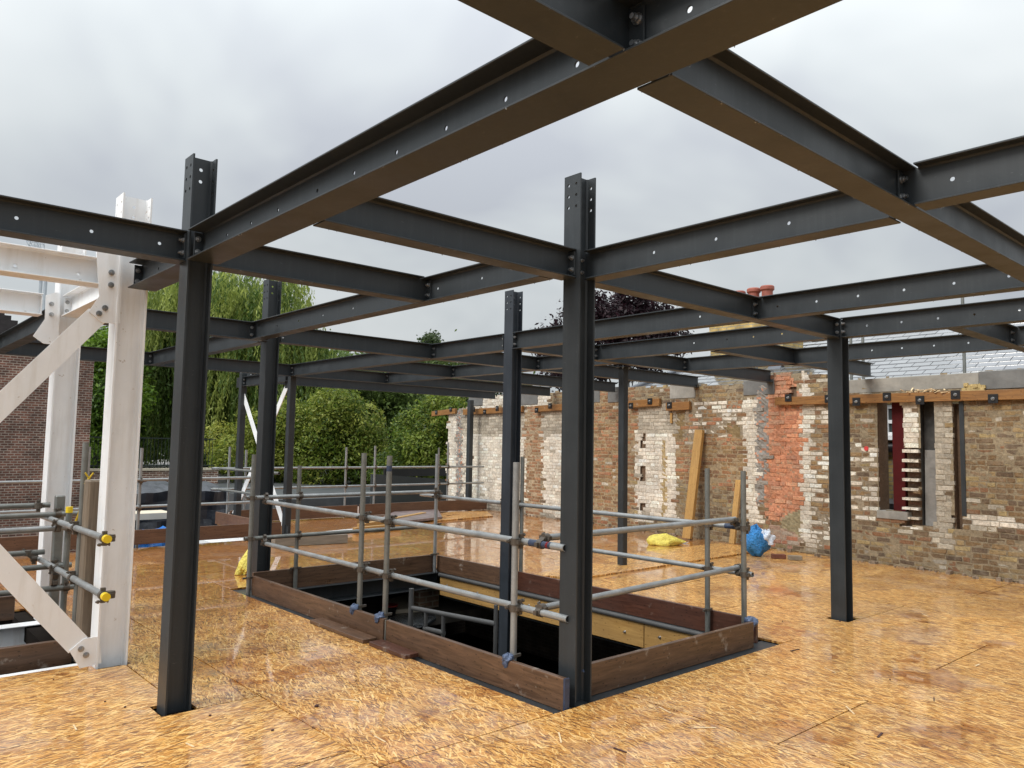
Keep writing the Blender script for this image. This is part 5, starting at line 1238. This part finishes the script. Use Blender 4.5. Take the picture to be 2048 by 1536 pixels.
mb = MB(); a_, b_ = ony((445, 1075), 13.5), ony((505, 1100), 13.5); mb.box((a_[0], 13.4, b_[2]), (b_[0] + .6, 14.6, b_[2] + .12)); tag(mb.build('white_sheet', SASH), 'white sheet lying below the far left toe board', 'sheet')
# flat roofs and panels to the right of the tarpaulin
mb = MB(); a_ = at((470, 985), 24); b_ = at((760, 985), 22); mb.box((a_[0], a_[1] - 3, -3.4), (a_[0] + 16, a_[1] + 6, at((620, 990), 24)[2])); tag(mb.build('flat_roof_shed', FELT), 'dark felt flat roof in front of the round hedge', 'shed')
hp = thing('panel_screen', 'dark grey panel screen beyond the deck left of the end pier', 'screen', at((820, 1000), 19.5))
yS = 19.5; a_, b_ = ony((745, 948), yS), ony((900, 1010), yS); a2_ = ony((897, 960), yS)
mb = MB(); mb.hexa([(a_[0], yS, b_[2] - 1), (a2_[0] + .6, yS, b_[2] - 1), (a2_[0] + .6, yS + .1, b_[2] - 1), (a_[0], yS + .1, b_[2] - 1), (a_[0], yS, a_[2]), (a2_[0] + .6, yS, a2_[2] - .03), (a2_[0] + .6, yS + .1, a2_[2] - .03), (a_[0], yS + .1, a_[2])]); mb.build('panel', HOARD, hp)
mb = MB(); a_, b_ = ony((770, 938), yS + 2), ony((905, 938), yS + 2); mb.box((a_[0], yS + 2, a_[2] - .25), (b_[0] + .6, yS + 2.1, a_[2])); mb.build('top_band', BLACK, hp)
# rubble / low flat roof between deck edge and hedge
mb = MB(); mb.box((7.5, 16.0, -3.4), (12.8, 19.2, -.1)); tag(mb.build('low_roof', plain('ballast_roof', (.30, .22, .18), .9, .5, 14, .5)), 'low gravel covered roof just beyond the far toe boards', 'roof')

# ================================================================ BACKGROUND RIGHT: neighbouring house
hs = thing('slate_roofed_house', 'neighbouring house with a wet slate roof and yellow brick chimney behind the brick wall', 'house', (16, 6, -3.4))
xe, ze = 13.9, 2.72
xr_, zr_ = 18.0, 4.72      # ridge
mb = MB(); SL = math.hypot(xr_ - xe, zr_ - ze); rows = 22; rw = random.Random(3)
yl_e = 12.6; yl_r = 9.9     # hipped left end (eaves / ridge)
for r_ in range(rows):
    t0 = r_ / rows; t1 = (r_ + 1.25) / rows; yl = yl_e + (yl_r - yl_e) * t0
    y_ = -9 + (r_ % 2) * .16
    while y_ < yl:
        w = min(.315, yl - y_); c = rw.uniform(.02, .085); cc = (c, c * 1.02, c * 1.12)
        x0_, x1_ = xe + (xr_ - xe) * t0, xe + (xr_ - xe) * min(t1, 1.02); z0_, z1_ = ze + (zr_ - ze) * t0, ze + (zr_ - ze) * min(t1, 1.02)
        th = .012; j_ = rw.uniform(-.003, .003)
        mb.hexa([(x0_, y_, z0_ + .006 + j_), (x1_, y_, z1_ - .006), (x1_, y_ + w - .006, z1_ - .006), (x0_, y_ + w - .006, z0_ + .006 + j_), (x0_, y_, z0_ + .006 + th + j_), (x1_, y_, z1_ - .006 + th), (x1_, y_ + w - .006, z1_ - .006 + th), (x0_, y_ + w - .006, z0_ + .006 + th + j_)], cc)
        y_ += .32
rf = mb.build('roof', SLATE, hs)
mb = MB(); mb.quad((xe, -9, ze - .02), (xr_, -9, zr_ - .02), (xr_, yl_r, zr_ - .02), (xe, yl_e, ze - .02)); mb.quad((xr_, -9, zr_ - .02), (xr_ + 4, -9, ze - .02), (xr_ + 4, yl_e, ze), (xr_, yl_r, zr_ - .02)); mb.f.append((len(mb.v), len(mb.v) + 1, len(mb.v) + 2)); mb.c.append(None); mb.v += [(xe, yl_e, ze - .02), (xr_, yl_r, zr_ - .02), (xr_ + 4, yl_e, ze)]; mb.build('roof_underlay', LEAD, hs)
mb = MB(); mb.cyl((xr_, -9, zr_ + .02), (xr_, yl_r, zr_ + .02), .08, 10); mb.cyl((xr_, yl_r, zr_ + .02), (xe, yl_e, ze + .02), .06, 10); mb.build('ridge_tiles', LEAD, hs, smooth=True)
mb = MB(); mb.box((xe + .15, -9, -3.45), (xr_ + 3.9, yl_e - .2, ze - .1)); mb.build('house_wall', YELBR, hs)
mb = MB(); mb.cyl((xe - .05, -9, ze - .08), (xe - .05, yl_e, ze - .08), .06, 10); mb.build('gutter', BLACK, hs, smooth=True)
# chimney
xc = 15.6; 
ca, cb2 = onx((1421, 700), xc), onx((1566, 700), xc); ctop = onx((1490, 652), xc)[2]
ch = thing('chimney_stack', 'broad yellow brick chimney stack with terracotta pots', 'chimney', (xc, (ca[1] + cb2[1]) / 2, ze))
mb = MB(); mb.box((xc, cb2[1], ze - .4), (xc + .9, ca[1], ctop - .15)); mb.box((xc - .05, cb2[1] - .05, ctop - .15), (xc + .95, ca[1] + .05, ctop - .05)); mb.box((xc - .02, cb2[1] - .02, ctop - .05), (xc + .92, ca[1] + .02, ctop + .06)); mb.build('stack', YELBR, ch)
for px_, zt_px in ((1478, 583), (1508, 577), (1535, 572)):
    pc = onx((px_, 640), xc + .4); zt_ = onx((px_, zt_px), xc + .4)[2]; pm = MB(); z0_ = ctop + .06
    prof = [(.0, .13), (.55, .125), (.60, .15), (.66, .15), (.70, .125), (.86, .125), (.90, .16), (.97, .16), (1.0, .14)]
    for (f0, r0), (f1, r1_) in zip(prof, prof[1:]): pm.cyl((xc + .4, pc[1], z0_ + (zt_ - z0_) * f0), (xc + .4, pc[1], z0_ + (zt_ - z0_) * f1), r0, 18, r1_, cap=(f1 == 1.0))
    pm.build('chimney_pot', TERRA, ch, smooth=True)
mb = MB(); mb.box((xc - .10, cb2[1] - .1, ze + .1), (xc - .01, ca[1] + .1, ze + .75)) ; 
mb = MB(); mb.prism([(xc - .6, cb2[1] - .05, ze + .25), (xc - .02, cb2[1] - .05, ze + .95), (xc - .02, cb2[1] + .25, ze + .95), (xc - .6, cb2[1] + .25, ze + .25)], (0, 0, .03)); mb.build('lead_flashing', LEAD, ch)
for px_, lab in ((1928, 'galvanised pole rising in front of the slate roof near the right edge'), (1702, 'galvanised pole beside the short right column in front of the slates'), (1726, 'second galvanised pole right of the short column in front of the slates'), (1513, 'galvanised pole in front of the chimney stack')):
    pc = onx((px_, 700), 13.2); tube(lab, (13.2, pc[1], 2.0), (13.2, pc[1], onx((px_, 590 if px_ == 1928 else 660), 13.2)[2]), TUBE2, 'scaffold poles behind the brick wall')
# seen through the window opening: sash window of the house
xw = xe + .15
wn = thing('sash_window', 'white sash window of a yellow brick house seen through the wall opening', 'window', onx((1765, 900), xw))
a_, b_ = onx((1740, 815), xw), onx((1790, 868), xw)
mb = MB(); mb.box((xw - .03, b_[1], b_[2]), (xw - .01, a_[1], a_[2])); mb.build('pane', GLASS, wn)
mb = MB()
for zf_ in (0, .45, 1.0): zz = b_[2] + (a_[2] - b_[2]) * zf_; mb.box((xw - .07, b_[1] - .05, zz - .03), (xw - .012, a_[1] + .05, zz + .03))
for yf in (0, .25, .5, .75, 1.): yy = b_[1] + (a_[1] - b_[1]) * yf; mb.box((xw - .065, yy - .02, b_[2] + .031), (xw - .014, yy + .02, a_[2] - .031))
mb.build('frame', SASH, wn)
mb = MB(); s0 = onx((1765, 868), xw)[2]; s1 = onx((1765, 880), xw)[2]; mb.box((xw - .2, b_[1] - .3, s1), (xw - .012, a_[1] + .3, s0 - .035)); mb.build('sill', SASH, wn)
mb = MB(); g0 = onx((1765, 895), xw)[2]; mb.cyl((xw - .1, -2, g0), (xw - .1, 9, g0), .09, 10); mb.cyl((xw - .06, 6.0, g0), (xw - .06, 6.0, -2), .05, 8); tag(mb.build('drain_pipe', BLACK, smooth=True), 'black drain pipe on the yellow brick house seen through the opening', 'pipe')
lr = onx((1765, 1000), xw - .5)[2]; mb = MB(); mb.box((12.75, -6, lr - .12), (xw - .02, 7.5, lr)); tag(mb.build('lower_lean_to_roof', LEAD), 'grey lead covered lean-to roof behind the brick wall', 'roof')

# ================================================================ VEGETATION
def crown(name_root, label, cat, trunk, clumps, nleaf, size, cols, seed, group=None, dense=.55, trunkr=.2, trunkh=None, droop=0):
    r_ = np.random.RandomState(seed); root = thing(name_root, label, cat, trunk, group)
    C_ = np.array([c[:3] for c in clumps], float); S_ = np.array([c[3:6] for c in clumps], float); wts = np.prod(S_, 1) ** (2 / 3); wts /= wts.sum()
    idx = r_.choice(len(clumps), nleaf, p=wts)
    d = r_.normal(size=(nleaf, 3)); d /= np.linalg.norm(d, axis=1)[:, None]
    # sub-clumped shells: leaves gather on bumpy surface of each clump
    rad_ = r_.uniform(dense, 1.0, nleaf) ** .5
    bumpn = .5 + .5 * np.sin(d[:, 0] * 7 + idx * 1.7) * np.sin(d[:, 1] * 7 + idx) * np.sin(d[:, 2] * 8)
    rad_ = rad_ * (.86 + .2 * bumpn)
    pos = C_[idx] + d * S_[idx] * rad_[:, None]
    stray = np.where(r_.rand(nleaf) < .16, 3.2 if nleaf > 5000 else 1.4, .9)[:, None]; pos += r_.normal(scale=size, size=pos.shape) * stray
    nrm = d * .7 + r_.normal(scale=.6, size=d.shape) + np.array([0, 0, .35]); nrm /= np.linalg.norm(nrm, axis=1)[:, None]
    t_ = np.cross(nrm, r_.normal(size=nrm.shape)); t_ /= np.linalg.norm(t_, axis=1)[:, None]; b_ = np.cross(nrm, t_)
    s = size * r_.uniform(.5, 1.6, nleaf)[:, None]
    V = np.stack([pos - t_ * s, pos - b_ * s * .45, pos + t_ * s, pos + b_ * s * .45], 1).reshape(-1, 3) - np.array(trunk)
    me = bpy.data.meshes.new('crown'); n = nleaf
    me.vertices.add(n * 4); me.vertices.foreach_set('co', V.ravel()); me.loops.add(n * 4); me.loops.foreach_set('vertex_index', np.arange(n * 4)); me.polygons.add(n); me.polygons.foreach_set('loop_start', np.arange(n) * 4); me.polygons.foreach_set('loop_total', np.full(n, 4)); me.update()
    cc = np.array(cols); ci = r_.randint(0, len(cc), n); cl = r_.randint(0, len(cc), len(clumps)); pick = np.where(r_.rand(n) < .6, cl[idx], ci)
    co_ = cc[pick] * r_.uniform(.75, 1.25, n)[:, None]
    ca_ = me.color_attributes.new('Col', 'FLOAT_COLOR', 'CORNER'); ca_.data.foreach_set('color', np.repeat(np.concatenate([co_, np.ones((n, 1))], 1), 4, axis=0).ravel().astype(np.float32))
    me.materials.append(LEAF); o = bpy.data.objects.new('crown', me); COL.objects.link(o); o.parent = root
    mb = MB(); top = C_.mean(0); tr = Vector(trunk); mb.tubepath([tr, tr.lerp(Vector(top), .5) + Vector((.2, .1, 0)), Vector(top)], trunkr, 10, [trunkr, trunkr * .7, trunkr * .35])
    for k in range(min(7, len(clumps))): mb.tubepath([tr.lerp(Vector(top), .45), Vector(C_[k])], trunkr * .3, 6, [trunkr * .4, trunkr * .1])
    mb.build('trunk', BARK, root, smooth=True)
    return root
def clumps(pix, dist, s, n, seed, flat=1.0):
    """n clump centres filling a photo-pixel polygon seen at a given distance"""
    r_ = random.Random(seed); o_ = []; xs = [p[0] for p in pix]; ys = [p[1] for p in pix]
    while len(o_) < n:
        p = (r_.uniform(min(xs), max(xs)), r_.uniform(min(ys), max(ys)))
        if not inpoly(p[0], p[1], pix): continue
        D = dist + r_.uniform(-1, 1) * s * 1.5; q_ = at(p, D); k = s * r_.uniform(.5, 1.45); o_.append((q_[0], q_[1], q_[2], k, k, k * flat))
    return o_
G1 = [(.13, .195, .026), (.18, .235, .034), (.24, .285, .046), (.085, .14, .022), (.29, .32, .062), (.06, .10, .018)]
G2 = [(.09, .145, .035), (.115, .175, .042), (.145, .21, .052)]
GY = [(.30, .33, .05), (.24, .28, .045), (.35, .36, .07), (.17, .23, .035)]
def base(px, D, z=.4): q_ = at(px, D); return (q_[0], q_[1], z)
zT = gz - .25
# round clipped hedge tree and neighbours
crown('round_hedge_tree', 'big rounded evergreen in the middle beyond the far deck edge', 'tree', base((690, 960), 31, zT), clumps([(600, 850), (640, 815), (690, 800), (715, 805), (740, 830), (765, 880), (775, 930), (760, 965), (600, 965), (590, 900)], 31, .75, 46, 1), 46000, .062, G1, 11, 'evergreens beyond the deck')
crown('round_hedge_tree', 'light green evergreen behind the X-braced posts', 'tree', base((500, 960), 31.5, zT), clumps([(440, 880), (470, 845), (520, 830), (580, 815), (615, 850), (610, 960), (440, 965)], 31.5, .7, 34, 2), 34000, .062, GY + G1, 12, 'evergreens beyond the deck')
crown('round_hedge_tree', 'evergreen between the round tree and the end of the brick wall', 'tree', base((850, 950), 28, zT), clumps([(790, 900), (815, 845), (830, 818), (845, 835), (900, 810), (930, 830), (930, 960), (780, 965)], 28, .62, 36, 3), 36000, .06, G1, 13, 'evergreens beyond the deck')
# darker conifers and trees behind
crown('dark_tree', 'dark feathery conifer behind the round evergreen', 'tree', base((800, 900), 40, zT), clumps([(660, 760), (700, 740), (800, 755), (840, 800), (800, 900), (790, 950), (640, 830)], 40, 1.0, 40, 4), 32000, .10, G2, 14, 'trees at the back of the garden')
crown('dark_tree', 'mid green tree behind the end of the brick wall', 'tree', base((900, 880), 44, zT), clumps([(800, 765), (860, 720), (960, 715), (1010, 730), (1040, 800), (900, 860), (820, 840)], 44, 1.1, 40, 5), 32000, .11, [(.09, .14, .035), (.07, .115, .03), (.12, .165, .05)], 15, 'trees at the back of the garden')
crown('dark_tree', 'tall narrow treetop poking above the beams in the middle', 'tree', base((850, 800), 46, zT), clumps([(838, 715), (845, 668), (856, 668), (868, 690), (862, 720)], 46, .45, 9, 6), 2600, .10, [(.04, .065, .02), (.05, .08, .025)], 16, 'trees at the back of the garden')
crown('dark_tree', 'loose leafy tree right of the willow against the sky', 'tree', base((640, 800), 45, zT), clumps([(600, 730), (605, 705), (640, 700), (655, 720), (650, 740)], 45, .7, 10, 7), 3600, .10, [(.06, .10, .025), (.045, .075, .02)], 17, 'trees at the back of the garden')
crown('dark_tree', 'bright leafy tree between the red brick building and the willow', 'tree', base((225, 950), 33, zT), clumps([(180, 690), (210, 665), (262, 700), (262, 880), (165, 930), (165, 760)], 33, .8, 34, 8), 26000, .085, [(.12, .21, .02), (.16, .26, .026), (.08, .16, .018), (.05, .10, .015)], 18, 'trees at the back of the garden')
crown('dark_tree', 'purple leaved beech rising behind the slate roof', 'tree', base((1290, 800), 48, -3.4), clumps([(1120, 640), (1190, 590), (1240, 572), (1300, 590), (1345, 615), (1388, 660), (1380, 690), (1300, 740), (1150, 770), (1090, 760), (1090, 700)], 48, 1.0, 36, 9), 22000, .12, [(.028, .012, .018), (.04, .016, .022), (.022, .012, .016)], 19, 'trees at the back of the garden')
crown('dark_tree', 'dark leaf mass filling the back of the garden between the trees', 'tree', base((700, 930), 52, zT), clumps([(150, 800), (300, 760), (430, 740), (560, 740), (700, 745), (820, 790), (900, 780), (900, 950), (150, 950)], 52, 1.7, 90, 10), 60000, .18, G2 + [(.10, .16, .035)], 20, 'trees at the back of the garden')
# weeping willow
wl = thing('weeping_willow', 'tall weeping willow with yellow green hanging branches behind the left columns', 'tree', base((420, 900), 38, zT))
r_ = np.random.RandomState(4)
def willow():
    strands = []
    tops = [(420, 565), (350, 575), (460, 560), (520, 580), (380, 600), (300, 630), (560, 620), (240, 680), (610, 680), (440, 610), (500, 640), (330, 680), (210, 740), (640, 720), (560, 700), (400, 680), (280, 720), (470, 700), (215, 700), (585, 660), (545, 575), (300, 600)]
    pos = []; dirs = []; cols = []; lf = []
    for T in range(440):
        b0 = tops[r_.randint(len(tops))]; px = b0[0] + r_.normal() * 30; py = b0[1] + abs(r_.normal()) * 34 - 8
        D = 38 + r_.uniform(-3.4, 2.0); p0 = at((px, py), D); LT = r_.uniform(1.2, 3.2) if py < 640 else r_.uniform(2.2, 6.5); tint = r_.rand() ** 1.3; sw = r_.normal(scale=.45, size=2); wd = r_.uniform(.12, .34)
        for k in range(16):
            p = p0 + np.array([r_.normal() * wd, r_.normal() * wd, r_.normal() * .18]); L_ = LT * r_.uniform(.55, 1.1); n = int(L_ / .095); tn = min(1, max(0, tint + r_.normal() * .12))
            for i in range(n):
                t_ = i / n
                q_ = p + np.array([sw[0] * math.sin(t_ * 1.6), sw[1] * math.sin(t_ * 1.6), -L_ * t_ ** 1.15 + .3 * math.sin(min(1, t_ * 4) * math.pi)]) + r_.normal(scale=.03, size=3)
                if q_[2] < zT + .2: break
                pos.append(q_); lf.append(tn)
    for c in clumps([(230, 700), (330, 640), (440, 620), (560, 650), (630, 730), (640, 800), (215, 840)], 38.5, 1.0, 40, 44):  # inner fill leaves coloured dark, standing in for shade inside the crown
        for k in range(620):
            d = r_.normal(size=3); d /= np.linalg.norm(d); pos.append(np.array(c[:3]) + d * np.array(c[3:6]) * r_.uniform(.3, 1) ** .5 * .95 + np.array([.4, .5, -.3])); lf.append(r_.rand() * .05)
    return np.array(pos), np.array(lf)
pos, lf = willow(); n = len(pos)
t_ = np.array([0, 0, -1]) + r_.normal(scale=.38, size=(n, 3)); t_ /= np.linalg.norm(t_, axis=1)[:, None]
b_ = np.cross(t_, r_.normal(size=(n, 3))); b_ /= np.linalg.norm(b_, axis=1)[:, None]; s = r_.uniform(.08, .15, n)[:, None]
V = np.stack([pos - t_ * s, pos - b_ * s * .26, pos + t_ * s, pos + b_ * s * .26], 1).reshape(-1, 3) - np.array(ORG[wl.name])
me = bpy.data.meshes.new('crown'); me.vertices.add(n * 4); me.vertices.foreach_set('co', V.ravel()); me.loops.add(n * 4); me.loops.foreach_set('vertex_index', np.arange(n * 4)); me.polygons.add(n); me.polygons.foreach_set('loop_start', np.arange(n) * 4); me.polygons.foreach_set('loop_total', np.full(n, 4)); me.update()
c0, c1_ = np.array((.075, .135, .028)), np.array((.44, .50, .125)); co_ = c0 + (c1_ - c0) * (lf[:, None] ** 1.2) * r_.uniform(.7, 1.25, (n, 1))
ca_ = me.color_attributes.new('Col', 'FLOAT_COLOR', 'CORNER'); ca_.data.foreach_set('color', np.repeat(np.concatenate([co_, np.ones((n, 1))], 1), 4, axis=0).ravel().astype(np.float32)); me.materials.append(LEAF)
o = bpy.data.objects.new('crown', me); COL.objects.link(o); o.parent = wl
mb = MB(); t0 = Vector(ORG[wl.name]); mb.tubepath([t0, t0 + Vector((0, 0, 2.5)), t0 + Vector((.4, 0, 4.5))], .5, 12, [.55, .42, .3])
for p in ((350, 600), (460, 580), (540, 620), (280, 670), (600, 690), (420, 590)): e_ = Vector(at(p, 38)); mb.tubepath([t0 + Vector((.3, 0, 3.2)), (t0 + Vector((.3, 0, 4))).lerp(e_, .6) + Vector((0, 0, .5)), e_], .15, 8, [.28, .16, .05])
mb.build('trunk', BARK, wl, smooth=True)

# ================================================================ distant cranes
def crane(label, pa, pb, D):
    a_, b_ = Vector(at(pa, D)), Vector(at(pb, D)); r = thing('tower_crane', label, 'crane', (a_[0], a_[1], -3.4), 'distant tower cranes'); mb = MB()
    side = Vector(R[0]) * .9; dep = Vector(R[2]) * .9; n = 14
    ch_ = [(side * s1 + dep * s2) for s1 in (-1, 1) for s2 in (-1, 1)]
    for c in ch_: mb.cyl(a_ + c, b_ + c, .13, 5)
    for k in range(n):
        for i, j in ((0, 2), (1, 3), (0, 1), (2, 3)):
            f0, f1 = k / n, (k + 1) / n; mb.cyl(a_.lerp(b_, f0) + ch_[i if k % 2 else j], a_.lerp(b_, f1) + ch_[j if k % 2 else i], .08, 4)
    mb.build('lattice_jib', CRANE, r)
    mb = MB(); mb.cyl((a_[0], a_[1], -3.4), a_, .5, 6); mb.build('mast', CRANE, r)
crane('pale lattice crane jib faint above the white beams at left', (92, 545), (60, 475), 210)
crane('second pale lattice crane jib faint above the white beams, the upright one', (82, 560), (78, 478), 230)
crane('pale lattice crane jib faint above the willow', (450, 580), (470, 530), 240)
